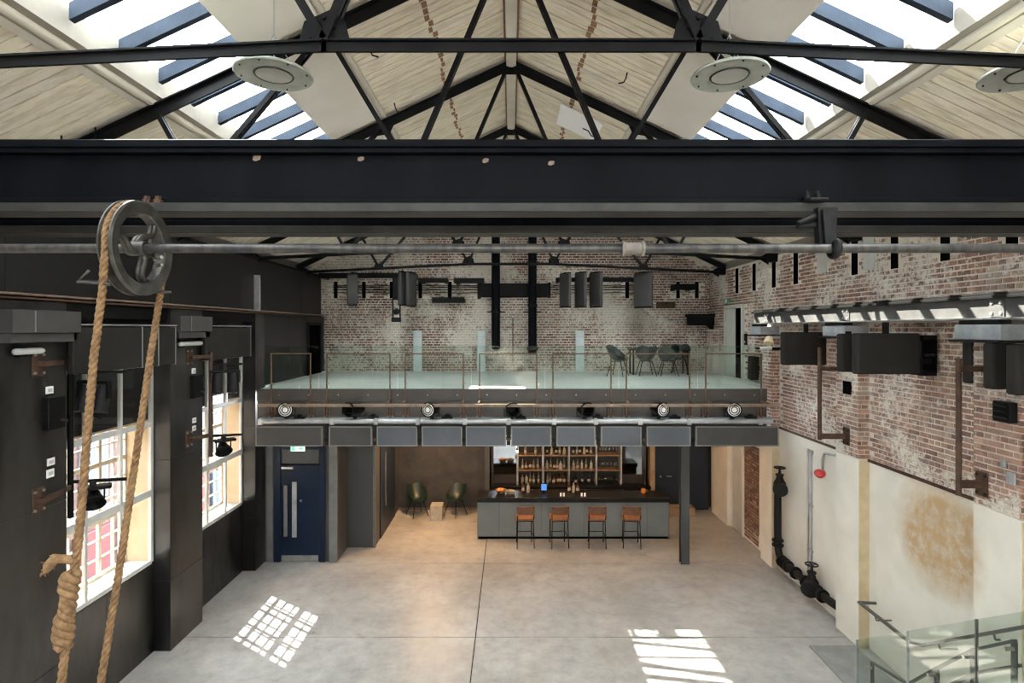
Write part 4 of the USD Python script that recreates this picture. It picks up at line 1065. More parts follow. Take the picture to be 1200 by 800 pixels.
def stage_light(name, label, loc, group, kind):
    """Theatre lamp hung from a clamp; the lens looks along -y before it is turned."""
    t = thing(name, label, 'stage light', loc, group)
    x, y, z = loc
    if kind == 'dish':
        c = np.array((x, y, z - 0.22)); ax = np.array((0, -0.75, -0.62)); ax /= np.linalg.norm(ax)
        obj('hood', MB().lathe([(0.001, 0.16), (0.05, 0.155), (0.075, 0.11), (0.10, 0.02), (0.135, -0.06), (0.14, -0.06), (0.145, -0.055), (0.11, 0.03), (0.001, 0.05)][::-1], c, -ax, 28), 'matt_black', t, smooth=40)
        obj('yoke', MB().tube([(x - 0.12, c[1], c[2]), (x - 0.12, y, z - 0.08), (x, y, z - 0.05), (x + 0.12, y, z - 0.08), (x + 0.12, c[1], c[2])], 0.012, 6), 'matt_black', t)
        obj('gear_tray', MB().box(x - 0.16, x + 0.20, y - 0.09, y + 0.09, z - 0.075, z - 0.03, 0.01), 'matt_black', t)
    else:
        c = np.array((x, y, z - 0.28))
        for dx in (-0.13, 0.13):
            obj('can', MB().lathe([(0.001, 0.17), (0.075, 0.165), (0.085, 0.10), (0.085, -0.16), (0.095, -0.165), (0.095, -0.19), (0.07, -0.19), (0.06, -0.15), (0.001, -0.14)], c + np.array((dx, 0, -0.02)), (0.0, 0.25, 1.0), 20), 'cast_iron', t, smooth=40)
        obj('yoke', MB().box(x - 0.25, x + 0.25, y - 0.03, y + 0.03, z - 0.12, z - 0.07, 0.01).box(x - 0.25, x - 0.22, y - 0.03, y + 0.03, z - 0.30, z - 0.10).box(x + 0.22, x + 0.25, y - 0.03, y + 0.03, z - 0.30, z - 0.10), 'matt_black', t)
    obj('clamp', MB().box(x - 0.035, x + 0.035, y - 0.035, y + 0.035, z - 0.06, z + 0.035, 0.008).cyl((x, y - 0.06, z), (x, y - 0.035, z), 0.012, 8), 'cast_iron', t)
    return t


def on_bar(k, u):
    yq = 7.20 if k == 0 else 10.08
    xq = X(82.5, yq) if k == 0 else X(247, yq)
    return xq + u * (0.62 if k == 0 else 0.5), yq + 0.15 * u


a_ = on_bar(0, 0.42)
twin = stage_light('twin_stage_light', 'pair of black stage lamps hung high at the window crossed by the ropes', (a_[0], a_[1], 4.745), None, 'twin')
turn(twin, -12)
b_ = on_bar(1, 0.45); dup(twin, (b_[0], b_[1], 4.665), 20, 'pair of black stage lamps hung high at the second left window')
a_ = on_bar(0, 0.40)
dl = stage_light('dish_stage_light', 'black dish stage lamp low on the pole at the window crossed by the ropes', (a_[0], a_[1], 3.325), None, 'dish')
turn(dl, 35)
b_ = on_bar(1, 0.40); dup(dl, (b_[0], b_[1], 3.365), 40, 'black dish stage lamp low on the pole at the second left window')

# switches and boxes on the pilasters
for (y, z, lab, h_) in ((6.78, 4.60, 'white switch plate above the black box on the nearest left pilaster', 0.09), (6.80, 3.72, 'upper white socket plate halfway up the nearest left pilaster', 0.09), (6.79, 3.58, 'lower white socket plate halfway up the nearest left pilaster', 0.10),
                        (9.86, 4.60, 'white switch plate above the black box on the pilaster between the left windows', 0.10), (9.88, 3.72, 'upper white socket plate on the pilaster between the left windows', 0.09), (9.87, 3.58, 'lower white socket plate on the pilaster between the left windows', 0.09)):
    s = thing('socket_plate', lab, 'socket', (-5.65, y, z))
    obj('plate', MB().box(-5.65, -5.636, y - 0.055, y + 0.055, z - h_ / 2, z + h_ / 2, 0.004), 'white_plastic', s)
    obj('insert', MB().box(-5.636, -5.632, y - 0.03, y + 0.03, z - 0.02, z + 0.02), 'grey_paint', s)
for (y, lab) in ((6.80, 'black patch box with a plug on the nearest left pilaster'), (9.88, 'black patch box on the pilaster between the left windows')):
    s = thing('patch_box', lab, 'box', (-5.65, y, 4.2))
    obj('body', MB().box(-5.65, -5.56, y - 0.13, y + 0.13, 4.12, 4.52, 0.01), 'matt_black', s)
    obj('plug', MB().cyl((-5.56, y + 0.05, 4.22), (-5.50, y + 0.07, 4.20), 0.03, 10), 'cast_iron', s)

# ---------------------------------------------------------------- right wall: absorber panels, poles, boxes
def hung_panel(label, x0, x1, y, z0, z1, lip=True, rot=0.0):
    t = thing('acoustic_panel', label, 'acoustic panel', ((x0 + x1) / 2, y, z0), 'absorber panels along the right wall')
    prof = []
    r = 0.05
    for (cx_, cy_, a0) in ((x1 - r, y + 0.16 - r, 0), (x0 + r, y + 0.16 - r, 90), (x0 + r, y + r, 180), (x1 - r, y + r, 270)):
        prof += [(cx_ + r * math.cos(math.radians(a0 + d)), cy_ + r * math.sin(math.radians(a0 + d))) for d in (0, 30, 60, 90)]
    obj('panel', MB().prism(prof, (0, 0, z0), (1, 0, 0), (0, 1, 0), z1 - z0), 'acoustic_brown', t, smooth=45)
    obj('bottom_rail', MB().box(x0 + 0.02, x1 - 0.02, y + 0.03, y + 0.13, z0 - 0.012, z0 - 0.001), 'matt_black', t)
    obj('top_rail', MB().box(x0 + 0.02, x1 - 0.02, y + 0.03, y + 0.13, z1 + 0.001, z1 + 0.014), 'matt_black', t)
    obj('hanger', MB().box((x0 + x1) / 2 - 0.03, (x0 + x1) / 2 + 0.03, y + 0.05, y + 0.11, z1 + 0.014, 5.44 if x1 > 5.56 else z1 + 0.05), 'matt_black', t)
    if x1 < 5.97:
        obj('arm', MB().box(x1 - 0.01, 6.0, y + 0.06, y + 0.10, z0 + 0.12, z0 + 0.20), 'matt_black', t)
    return t


ya_ = 10.55
hung_panel('dark absorber panel hung farthest along the right wall, crossed by a rusty pole', X(918, ya_), X(976, ya_), ya_, Z(427, ya_), Z(390, ya_))
yb_ = 8.45
hung_panel('wide dark absorber panel in the middle of the right wall with an open end box', X(1004.5, 7.75), X(1080, 7.75), 7.75, Z(437.5, 7.75), Z(391.5, 7.75))
hung_panel('narrow dark absorber panel tucked behind the wide middle one', X(986, yb_), X(1010, yb_), yb_, Z(435, yb_), Z(392, yb_))
bxp = thing('end_box', 'open black steel end box at the right of the wide absorber panel', 'box', (5.95, 7.87, 4.7))
x_a, x_b = X(1081, 7.75), X(1097, 7.75)
mbx = MB()
for (za, zb) in ((4.69, 4.76), (5.19, 5.26)): mbx.box(x_a + 0.005, x_b, 7.73, 8.0, za, zb, 0.005)
mbx.box(x_b - 0.012, x_b, 7.73, 8.0, 4.76, 5.19).box(x_a + 0.005, x_b - 0.012, 7.98, 8.0, 4.76, 5.19).box(x_b, 5.985, 7.80, 7.9, 4.9, 5.0)
obj('shell', mbx, 'matt_black', bxp)
obj('hinge_plate', MB().cyl((x_a + 0.05, 7.87, 4.76), (x_a + 0.05, 7.87, 5.19), 0.03, 10).box(x_a + 0.02, x_b - 0.02, 7.74, 7.76, 4.96, 5.0), 'cast_iron', bxp)
for k, (p0, p1, yy, pb) in enumerate(((1137.5, 1165, 7.0, 448.5), (1163.5, 1194, 6.32, 455), (1192, 1240, 5.72, 462))):
    hung_panel(['dark absorber panel first of the three stacked at the right edge, set farthest back', 'dark absorber panel middle of the three stacked at the right edge', 'dark absorber panel cut by the right edge, nearest of the three'][k], X(p0, yy), X(p1, yy), yy, Z(pb, yy), 5.175)

for k, (px_, pt, pb, yy, plab) in enumerate(((960.5, 407, 515, 9.62, 'rusty upright pole on a wall bracket beside the middle pilaster'), (1123.5, 420, 580, 6.85, 'rusty upright pole on wall brackets above the stained cream wall'))):
    t = thing('wall_pole', plab, 'pole', (X(px_, yy), yy, Z(pb, yy)))
    xx = X(px_, yy)
    zl = Z(511 if k == 0 else 567, yy)
    xw = 5.82
    obj('pole', MB().cyl((xx, yy, Z(pb, yy)), (xx, yy, Z(pt, yy)), 0.033, 14), 'rust', t, smooth=50)
    mr, mbt = MB(), MB(); plate(mr, mbt, xw, yy, zl, -1)
    mr.bar((xw - 0.01, yy, zl), (xx, yy, zl), 0.05, 0.09)
    obj('bracket', mr, 'rust', t); obj('bolts', mbt, 'cast_iron', t, kind='stuff')
    zu = Z(432, yy)
    obj('bracket', MB().bar((xw - 0.0, yy, zu), (xx, yy, zu), 0.05, 0.07), 'rust', t)
sp_ = thing('wall_speaker', 'small black louvred speaker box on the bricks above the stained wall', 'speaker', (5.82, 6.48, 4.3))
obj('body', MB().box(5.72, 5.816, 6.36, 6.60, 4.26, 4.50, 0.01), 'matt_black', sp_)
for k in range(3): obj('louvre', MB().obox((5.712, 6.48, 4.31 + 0.07 * k), (0.05, 0.17, 0.012), trimesh.transformations.rotation_matrix(0.6, (0, 1, 0))[:3, :3]), 'cast_iron', sp_)
vb = thing('wall_vent', 'black square box in the bricks under the narrow absorber panel', 'vent', (5.82, 9.6, 4.2))
obj('grille', MB().box(5.795, 5.818, 9.48, 9.70, 4.22, 4.44, 0.004), 'pocket_black', vb)
cj = thing('conduit_box', 'pair of grey conduit boxes on the bricks near the right edge', 'junction box', (5.80, 6.45, 3.6))
obj('box', MB().box(5.79, 5.817, 6.50, 6.58, 3.72, 3.80, 0.006), 'galvanised', cj)
obj('box', MB().box(5.79, 5.817, 6.38, 6.50, 3.54, 3.68, 0.006), 'galvanised', cj)
lf = thing('wall_flood', 'cream floodlight and black arm at the pier under the end of the crane rail', 'light', (5.6, 12.2, 5.1))
obj('head', MB().lathe([(0.001, 0.12), (0.06, 0.11), (0.10, 0.0), (0.11, -0.05), (0.001, -0.05)], (5.62, 12.1, 5.07), (0.3, 0.4, 1), 18), 'plaster_ochre', lf, smooth=40)
obj('arm', MB().bar((5.66, 12.2, 5.18), (5.72, 12.1, 4.92), 0.03, 0.03), 'matt_black', lf)
tb = thing('tube_light', 'grey tube light pointing out from the pier top over the mezzanine corner', 'light', (5.4, 11.9, 4.98))
obj('tube', MB().cyl((X(890, 11.3), 11.3, Z(408, 11.3)), (X(918, 11.3), 11.3, Z(407.5, 11.3)), 0.035, 12), 'grey_paint', tb, smooth=50)
obj('cap', MB().cyl((X(886, 11.3), 11.3, Z(408, 11.3)), (X(890, 11.3), 11.3, Z(408, 11.3)), 0.025, 10).box(X(904, 11.3), X(919, 11.3), 11.26, 11.34, Z(410, 11.3), Z(406.5, 11.3)).bar((X(915, 11.3), 11.3, Z(408.5, 11.3)), (5.84, 12.41, Z(408.5, 11.3)), 0.03, 0.03), 'matt_black', tb)

# pipes and valves
pp = thing('standpipe', 'black cast iron pipe with two valves low on the cream right wall', 'pipe', (5.9, 11.5, 0))
P = lambda px_, py_, x: (x, FPX * x / (px_ - 599.0), EYE_Z - (py_ - 385.0) * x / (px_ - 599.0))
xx = 5.84
run = [(xx, 12.15, 2.0), (xx, 12.15, 1.2), (xx, 12.15, 0.62), (xx, 12.10, 0.46), (xx, 12.0, 0.36), (xx, 11.5, 0.34), (xx, 10.6, 0.34), (xx + 0.01, 10.30, 0.34), (xx + 0.05, 10.0, 0.34)]
obj('pipe', MB().tube(run, 0.075, 14), 'cast_iron', pp, smooth=50)
for y in (11.82, 11.70, 11.38, 10.98, 10.58, 10.40, 11.96): obj('flange', MB().cyl((xx, y - 0.02, 0.34), (xx, y + 0.02, 0.34), 0.125, 16), 'cast_iron', pp, smooth=30)
for z in (0.62, 0.72): obj('flange', MB().cyl((xx, 12.15, z - 0.018), (xx, 12.15, z + 0.018), 0.12, 16), 'cast_iron', pp, smooth=30)


def valve(c, out):
    v = obj('valve', MB().lathe([(0.001, -0.15), (0.09, -0.13), (0.125, -0.05), (0.125, 0.06), (0.08, 0.13), (0.06, 0.22), (0.085, 0.225), (0.085, 0.25), (0.03, 0.26), (0.02, 0.40), (0.001, 0.40)][::-1], c, (0, 0, -1) if False else (0, 0, 1), 20).cyl(c, np.asarray(c) + np.asarray(out) * 0.22, 0.13, 18).cyl(np.asarray(c) + np.asarray(out) * 0.20, np.asarray(c) + np.asarray(out) * 0.25, 0.15, 18), 'cast_iron', pp, smooth=40)
    hw = MB().tube([(c[0] + 0.11 * math.cos(a), c[1] + 0.11 * math.sin(a), c[2] + 0.39) for a in np.linspace(0, 2 * math.pi, 20)], 0.014, 6)
    for a in (0, 1.57, 3.14, 4.71): hw.cyl((c[0], c[1], c[2] + 0.39), (c[0] + 0.11 * math.cos(a), c[1] + 0.11 * math.sin(a), c[2] + 0.39), 0.010, 6)
    obj('handwheel', hw, 'cast_iron', v)


valve((xx - 0.02, 12.02, 1.95), (-0.35, -0.85, -0.15))
valve((xx, 10.78, 0.38), (-0.6, -0.75, -0.1))
for k, (px_, lab) in enumerate(((946.5, 'slim grey conduit on the cream wall, nearer the black standpipe'), (950.5, 'slim grey conduit on the cream wall, nearer the red valve'))):
    y_ = FPX * 5.97 / (px_ - 599.0)
    cd = thing('conduit', lab, 'conduit', (5.97, y_, 0.5))
    obj('pipe', MB().cyl((5.975, y_, 0.42), (5.975, y_, 2.90), 0.018, 8), 'galvanised', cd, smooth=60)
    obj('clip', MB().box(5.97, 6.0, y_ - 0.03, y_ + 0.03, 2.86, 2.93).box(5.97, 6.0, y_ - 0.03, y_ + 0.03, 1.8, 1.83).box(5.97, 6.0, y_ - 0.03, y_ + 0.03, 0.9, 0.93), 'galvanised', cd)
hv = thing('hydrant_valve', 'small red valve wheel on a grey pipe high on the cream wall', 'valve', (5.95, 10.6, 2.6))
obj('pipe', MB().tube([(5.96, 10.62, 2.62), (5.96, 10.62, 2.86), (5.96, 10.55, 2.98), (5.96, 10.20, 3.02), (5.96, 9.98, 2.98), (5.96, 9.97, 2.60)], 0.022, 10), 'galvanised', hv, smooth=50)
obj('wheel', MB().lathe([(0.001, -0.06), (0.07, -0.055), (0.10, -0.01), (0.10, 0.015), (0.03, 0.05), (0.001, 0.05)], (5.91, 10.62, 2.58), (-0.3, -0.5, 0.9), 16), 'red_paint', hv, smooth=40)

# mezzanine corner oddments on the right wall
ex = thing('exit_sign', 'small green exit sign above the sage doorway on the mezzanine', 'sign', (5.9, 14.9, 6.02))
obj('face', MB().box(5.80, 5.82, 14.86, 15.05, 6.02, 6.16, 0.004).box(5.82, 6.0, 14.94, 14.97, 6.08, 6.11), 'green_sign', ex)
obj('running_figure', MB().box(5.797, 5.80, 14.90, 14.92, 6.05, 6.13).box(5.797, 5.80, 14.93, 14.97, 6.08, 6.10).box(5.797, 5.80, 14.98, 15.02, 6.04, 6.14), 'white_plastic', ex)
ip = thing('intercom', 'black wall intercom to the right of the sage doorway', 'intercom', (6.0, 14.18, 5.0))
obj('body', MB().box(5.955, 6.0, 14.08, 14.20, 4.94, 5.22, 0.006), 'matt_black', ip); obj('button', MB().box(5.950, 5.956, 14.11, 14.16, 4.99, 5.04), 'galvanised', ip)
ms = thing('wall_speaker', 'tall black speaker tilted on the brick pier at the mezzanine end', 'speaker', (5.9, 13.4, 4.1))
obj('body', MB().obox((5.86, 13.42, 4.40), (0.18, 0.22, 0.56), trimesh.transformations.rotation_matrix(0.10, (1, 0, 0))[:3, :3], 0.012), 'matt_black', ms)
obj('bracket', MB().box(5.93, 6.0, 13.38, 13.46, 4.35, 4.45), 'matt_black', ms)
fx = thing('fire_box', 'red fire extinguisher cabinet in the corner behind the balustrade', 'cabinet', (5.7, 16.6, ZM))
obj('body', MB().box(X(829, 16.6), X(838, 16.6), 16.58, YB - 0.01, 4.02 + 0.04, 4.42, 0.01), 'red_paint', fx)
obj('handle', MB().box(X(833, 16.5), X(835, 16.5), 16.56, 16.58, 4.2, 4.26), 'white_plastic', fx)
bp = setting('pier_back', 'ochre brick pier in the back right corner of the mezzanine')
obj('core', MB().box(5.80, 5.99, 15.95, 16.5, ZM, 5.33, 0.01), 'mortar_dark', bp)
brick_wall(bp, (5.80, 0, 0), (0, 1, 0), (-1, 0, 0), 15.95, 16.5, ZM + 0.02, 5.3, lambda *a: True, tones_for(0.2, 0.9, 9, 0.6), 0, lambda c: c[:, 1], seed=51)
brick_wall(bp, (0, 15.95, 0), (1, 0, 0), (0, -1, 0), 5.80, 5.98, ZM + 0.02, 5.3, lambda *a: True, tones_for(0.2, 0.9, 9, 0.6), 0, lambda c: c[:, 1], seed=52)
bm = thing('steel_bracket', 'black steel beam stub and bracket on the back wall near the corner', 'bracket', (X(824, 16.5), 16.5, 5.5))
obj('beam', MB().box(X(806, 16.4), X(842, 16.4), 16.36, 16.5, Z(381, 16.4), Z(369, 16.4), 0.01).box(X(805, 16.4), X(843, 16.4), 16.30, 16.56, Z(371, 16.4), Z(368, 16.4)), 'matt_black', bm)
obj('knee', MB().prism([(X(828, 16.4), 5.45), (X(842, 16.4), 5.45), (X(842, 16.4), 5.1)], (0, 16.46, 0), (1, 0, 0), (0, 0, 1), 0.05).box(X(824, 16.4), X(842, 16.4), 16.5, YB - 0.01, 5.46, 5.74), 'matt_black', bm)
# ================================================================ mezzanine edge
POSTS = [(318, 364), (383, 457), (475, 543), (562, 629), (648, 716), (734, 808), (827, 892)]
ORD = ['first', 'second', 'third', 'fourth', 'fifth', 'sixth', 'seventh', 'eighth', 'ninth', 'tenth']
for k, (a, b) in enumerate(POSTS):
    t = thing('balustrade_frame', 'rusty steel hoop of the mezzanine balustrade, %s from the left' % ORD[k], 'railing', (X((a + b) / 2, 11.84), 11.84, 3.5), 'rusty hoops of the balustrade')
    xa, xb, zt = X(a, 11.84), X(b, 11.84), Z(415, 11.84)
    for x in (xa, xb):
        obj('post', MB().box(x - 0.013, x + 0.013, 11.825, 11.855, 3.50, zt, 0.003), 'rust_mid', t)
    obj('top_bar', MB().box(xa - 0.013, xb + 0.013, 11.82, 11.86, zt, zt + 0.022, 0.004), 'rust_mid', t)
    for x in (xa, xb):
        m = MB()
        for dx in (-0.07, 0.05): m.box(x + dx, x + dx + 0.022, 11.86, 11.915, 3.46, 3.72)
        m.box(x - 0.07, x + 0.072, 11.87, 11.90, 3.44, 3.50)
        obj('bracket_strap', m, 'rust_mid', t)
        obj('outrigger', MB().bar((x, 11.83, 3.80), (x, 11.52, 3.79), 0.035, 0.05), 'rust_mid', t)
        bt = MB()
        for z in (3.47, 3.69): bt.cyl((x - 0.05, 11.868, z), (x - 0.05, 11.85, z), 0.013, 6).cyl((x + 0.055, 11.868, z), (x + 0.055, 11.85, z), 0.013, 6)
        bt.cyl((x + 0.03, 11.81, 4.18), (x + 0.03, 11.82, 4.18), 0.022, 8)
        obj('bolts', bt, 'bare_steel', t)
gx = [X(p, 11.97) for p in (309, 373.5, 466, 552.5, 638.5, 725, 817.5, 895)]
for k in range(7):
    t = thing('glass_panel', 'clear glass balustrade pane behind the %s rusty hoop from the left' % ORD[k], 'glass panel', ((gx[k] + gx[k + 1]) / 2, 11.97, ZM), 'glass panes of the balustrade')
    obj('pane', MB().box(gx[k] + 0.01, gx[k + 1] - 0.01, 11.963, 11.977, ZM + 0.004, Z(405, 11.97), 0.002), 'glass_green', t)
t = thing('outer_rail', 'long rusty flat rail carried on short arms in front of the mezzanine fascia', 'rail', (0, 11.5, 3.77))
obj('bar', MB().box(X(302, 11.5), X(912, 11.5), 11.46, 11.54, 3.765, 3.79, 0.003).box(X(302, 11.5), X(912, 11.5), 11.46, 11.47, 3.735, 3.765), 'rust_pale', t)

YT = 11.62
t = thing('lighting_bar', 'long silver tube rail with pale clamps along the mezzanine edge', 'rail', (0, YT, 3.41))
obj('tube', MB().cyl((X(304, YT), YT, 3.41), (X(905, YT), YT, 3.41), 0.052, 16), 'galvanised', t, smooth=60)
obj('ledge', MB().box(X(301, YT), X(912, YT), YT + 0.06, 11.915, 3.43, 3.452, 0.003), 'galvanised', t)
for p in (306, 390, 441, 490, 545, 596, 649, 698, 750, 807, 890):
    obj('clamp', MB().box(X(p, YT) - 0.045, X(p, YT) + 0.045, YT - 0.065, YT + 0.05, 3.345, 3.475, 0.008), 'white_frame' if p in (306, 390, 698, 750) else 'galvanised', t)
PANELS = [(300, 378.5), (386, 436), (442, 489), (494.5, 541.5), (546, 593), (599, 646), (652, 697.5), (704, 751.5), (757.5, 809), (815, 912)]
for k, (a, b) in enumerate(PANELS):
    m_ = 'acoustic' if k in (0, 1, 9) else 'acoustic_blue'
    lab = 'wide dark panel at the left end of the row hung under the mezzanine edge' if k == 0 else 'wide dark panel at the right end of the row hung under the mezzanine edge' if k == 9 else '%s grey panel from the left in the row hung under the mezzanine edge' % ORD[k]
    t = thing('hung_panel', lab, 'acoustic panel', (X((a + b) / 2, YT), YT, 2.9), 'grey panels hung under the mezzanine edge')
    xa, xb, za, zb = X(a, YT), X(b, YT), Z(522.5, YT), Z(499.5, YT)
    obj('panel', MB().box(xa + 0.02, xb - 0.02, YT - 0.02, YT + 0.04, za + 0.018, zb - 0.018, 0.004), m_, t)
    obj('frame', MB().box(xa, xb, YT - 0.028, YT + 0.045, za, za + 0.02).box(xa, xb, YT - 0.028, YT + 0.045, zb - 0.02, zb).box(xa, xa + 0.022, YT - 0.028, YT + 0.045, za + 0.02, zb - 0.02).box(xb - 0.022, xb, YT - 0.028, YT + 0.045, za + 0.02, zb - 0.02), 'panel_edge', t)
    if k < 9:
        xm = (xb + X(PANELS[k + 1][0], YT)) / 2
        obj('strap', MB().box(xm - 0.035, xm + 0.035, YT + 0.0, YT + 0.03, za + 0.02, 3.36), 'cast_iron', t)
        obj('strap_block', MB().box(xm - 0.04, xm + 0.04, YT - 0.02, YT + 0.0, za + 0.10, za + 0.17, 0.005), 'rust' if k % 3 == 1 else 'matt_black', t)


def fresnel(loc, label, lens):
    t = thing('fascia_stage_light', label, 'stage light', loc, 'stage lamps along the mezzanine edge')
    x, y, z = loc
    q_ = 1.4
    S = lambda pr: [(a * q_, b * q_) for a, b in pr]
    c = np.array((x, y, z + 0.19))
    obj('housing', MB().lathe(S([(0.001, -0.14), (0.07, -0.13), (0.09, -0.08), (0.10, 0.10), (0.112, 0.105), (0.112, 0.125), (0.095, 0.125)]), c, (0, -1, 0), 24), 'matt_black', t, smooth=40)
    if lens:
        obj('lens_rings', MB().lathe(S([(0.095, 0.118), (0.075, 0.128), (0.072, 0.118), (0.055, 0.118), (0.052, 0.130), (0.036, 0.130), (0.034, 0.118), (0.001, 0.118)]), c, (0, -1, 0), 28), 'white_plastic', t, smooth=20)
        r = MB()
        for q in (0.074, 0.044): r.lathe(S([(q + 0.006, 0.127), (q + 0.006, 0.131), (q - 0.006, 0.131), (q - 0.006, 0.127)]), c, (0, -1, 0), 28)
        obj('lens_baffle', r, 'matt_black', t)
    else:
        obj('barn_door', MB().bar(c + (-0.13, -0.16, 0.06), c + (0.13, -0.16, 0.06), 0.10, 0.006).bar(c + (-0.13, -0.16, -0.07), c + (0.13, -0.16, -0.07), 0.10, 0.006).box(c[0] - 0.15, c[0] - 0.13, y - 0.22, y - 0.10, c[2] - 0.09, c[2] + 0.09), 'cast_iron', t)
    obj('yoke', MB().tube([(x - 0.165, y, c[2]), (x - 0.165, y, c[2] - 0.14), (x, y, c[2] - 0.175), (x + 0.165, y, c[2] - 0.14), (x + 0.165, y, c[2])], 0.012, 6), 'cast_iron', t)
    obj('clamp', MB().box(x - 0.03, x + 0.03, y - 0.03, y + 0.03, z - 0.03, z + 0.03, 0.006), 'cast_iron', t)
    return t


yl = 11.64
fl_ = [(336, 1, 25, 'leftmost, turned to the right'), (421, 0, -40, 'between the first pair of hoops gaps, dark with flaps'), (428, 1, 20, 'right behind the second lamp, ringed face')]
lamps_ = [(336, 1, 12, 'stage lamp with white ringed face at the left end of the mezzanine edge'), (416, 0, -35, 'dark stage lamp with flaps under the second hoop from the left'), (506, 1, -20, 'stage lamp with white ringed face under the third hoop from the left'),
          (600, 0, 5, 'dark stage lamp with flaps near the middle of the mezzanine edge'), (685, 0, 15, 'dark stage lamp with flaps under the fifth hoop from the left'), (772, 1, 18, 'stage lamp with white ringed face under the sixth hoop from the left'), (858, 1, -8, 'stage lamp with white ringed face at the right end of the mezzanine edge')]
for (p, lens, rot, lab) in lamps_:
    turn(fresnel((X(p, yl), yl, 3.48), lab, lens), rot)
for k, p in enumerate((351, 437, 524, 610, 701, 791, 880)):
    t = thing('cable_box', 'small black connector box on the silver tube, %s from the left' % ORD[k], 'box', (X(p, 11.70), 11.70, 3.46), 'connector boxes on the mezzanine tube')
    x = X(p, 11.70)
    obj('body', MB().box(x - 0.11, x + 0.11, 11.66, 11.78, 3.455, 3.50, 0.01).box(x - 0.05, x + 0.04, 11.68, 11.76, 3.50, 3.545, 0.01), 'matt_black', t)
    obj('lead', MB().tube([(x - 0.10, 11.70, 3.50), (x - 0.16, 11.70, 3.56), (x - 0.22, 11.68, 3.49)], 0.008, 6), 'matt_black', t)

# ================================================================ upper back wall fittings
YW = 16.5
for k, (p, zb, lab) in enumerate(((581, 405, 'left one of two black downpipes on the brick gable'), (624, 405, 'right one of two black downpipes on the brick gable, with a flared foot'))):
    x = X(p, YW)
    t = thing('downpipe', lab, 'pipe', (x, YW, Z(zb, YW)))
    obj('pipe', MB().cyl((x, YW, Z(zb, YW)), (x, YW, 8.6), 0.125, 20), 'girder_paint', t, smooth=50)
    for q in ((365,) if k == 0 else (308, 358)): obj('collar', MB().cyl((x, YW, Z(q + 1.5, YW)), (x, YW, Z(q - 1.5, YW)), 0.145, 20), 'matt_black', t)
    rg = MB().box(x - 0.27, x + 0.27, YW + 0.10, YW + 0.13, Z(366, YW), Z(364.5, YW)).box(x - 0.02, x + 0.02, YW + 0.1, YB - 0.01, Z(366, YW), Z(364.5, YW))
    obj('stay', rg, 'matt_black', t)
    obj('foot', MB().lathe([(0.13, 0.0), (0.17, -0.06), (0.17, -0.10), (0.13, -0.14), (0.13, -0.22), (0.15, -0.26), (0.001, -0.26)], (x, YW, Z(zb, YW)), (0, 0, 1), 20) if k else MB().lathe([(0.125, 0.0), (0.125, -0.05), (0.10, -0.10), (0.001, -0.10)], (x, YW, Z(zb, YW)), (0, 0, 1), 20), 'matt_black', t)
    obj('gland', MB().box(x - 0.04, x + 0.04, YW + 0.1, YB - 0.008, 8.3, 8.4), 'matt_black', t)
t = thing('duct_box', 'black horizontal box duct crossing behind the two downpipes', 'duct', (X(602, 16.65), 16.65, 6.3))
obj('body', MB().box(X(561, 16.65), X(644, 16.65), 16.63, YB - 0.014, Z(348, 16.65), Z(332, 16.65), 0.02), 'matt_black', t)
obj('end_flange', MB().box(X(559.5, 16.65), X(563, 16.65), 16.60, YB - 0.014, Z(350, 16.65), Z(331, 16.65), 0.006).box(X(642, 16.65), X(645, 16.65), 16.60, YB - 0.014, Z(349, 16.65), Z(331, 16.65), 0.006), 'matt_black', t)
for k, p in enumerate((489.5, 564, 679.5)):
    t = thing('wall_trunking', ['pale grey green trunking on the brick gable, left of the downpipes', 'pale grey green trunking on the brick gable, close beside the left downpipe', 'pale grey green trunking on the brick gable, right of the downpipes'][k], 'trunking', (X(p, 16.7), 16.7, ZM), 'pale trunkings on the gable')
    obj('cover', MB().box(X(p, 16.7) - 0.13, X(p, 16.7) + 0.13, 16.66, YB - 0.014, ZM + 0.001, Z(387, 16.7), 0.01), 'duct_pale', t)
    obj('joint_strip', MB().box(X(p, 16.7) - 0.134, X(p, 16.7) + 0.134, 16.65, 16.66, Z(395, 16.7), Z(394, 16.7)), 'grey_paint', t)
# track rails and swung absorber panels
YP = 16.0
rails_ = [(371, 486, 319, 325, 'left'), (489, 524, 325, 330.5, 'centre left'), (531, 567, 325, 331, 'just left of the downpipes'), (652, 760, 324.5, 329.5, 'right'), (793, 818, 332, 339, 'far right')]
for (a, b, zt, zb, nm) in rails_:
    t = thing('track_rail', 'black panel track on the brick gable, the one %s' % nm, 'rail', (X((a + b) / 2, YP), YP, Z(zb, YP)))
    for p in [q for q in (413, 472, 482, 662.5, 680.5, 698.5, 754) if (a - 3 <= q <= b + 3) or (nm == 'left' and q == 472)][:4]:
        xq = X(p, 15.85)
        obj('hanger', MB().box(xq - 0.03, xq + 0.03, 15.83, YP + 0.15, Z(zt, YP) - 0.06, Z(zt, YP)), 'matt_black', t)
    obj('rail', MB().box(X(a, YP), X(b, YP), YP + 0.15, YP + 0.27, Z(zb, YP), Z(zt, YP), 0.008), 'matt_black', t)
    obj('wall_bracket', MB().box(X(a, YP) + 0.04, X(a, YP) + 0.12, YP + 0.27, YB - 0.014, Z(zb, YP), Z(zt, YP)).box(X(b, YP) - 0.12, X(b, YP) - 0.04, YP + 0.27, YB - 0.014, Z(zb, YP), Z(zt, YP)), 'matt_black', t)
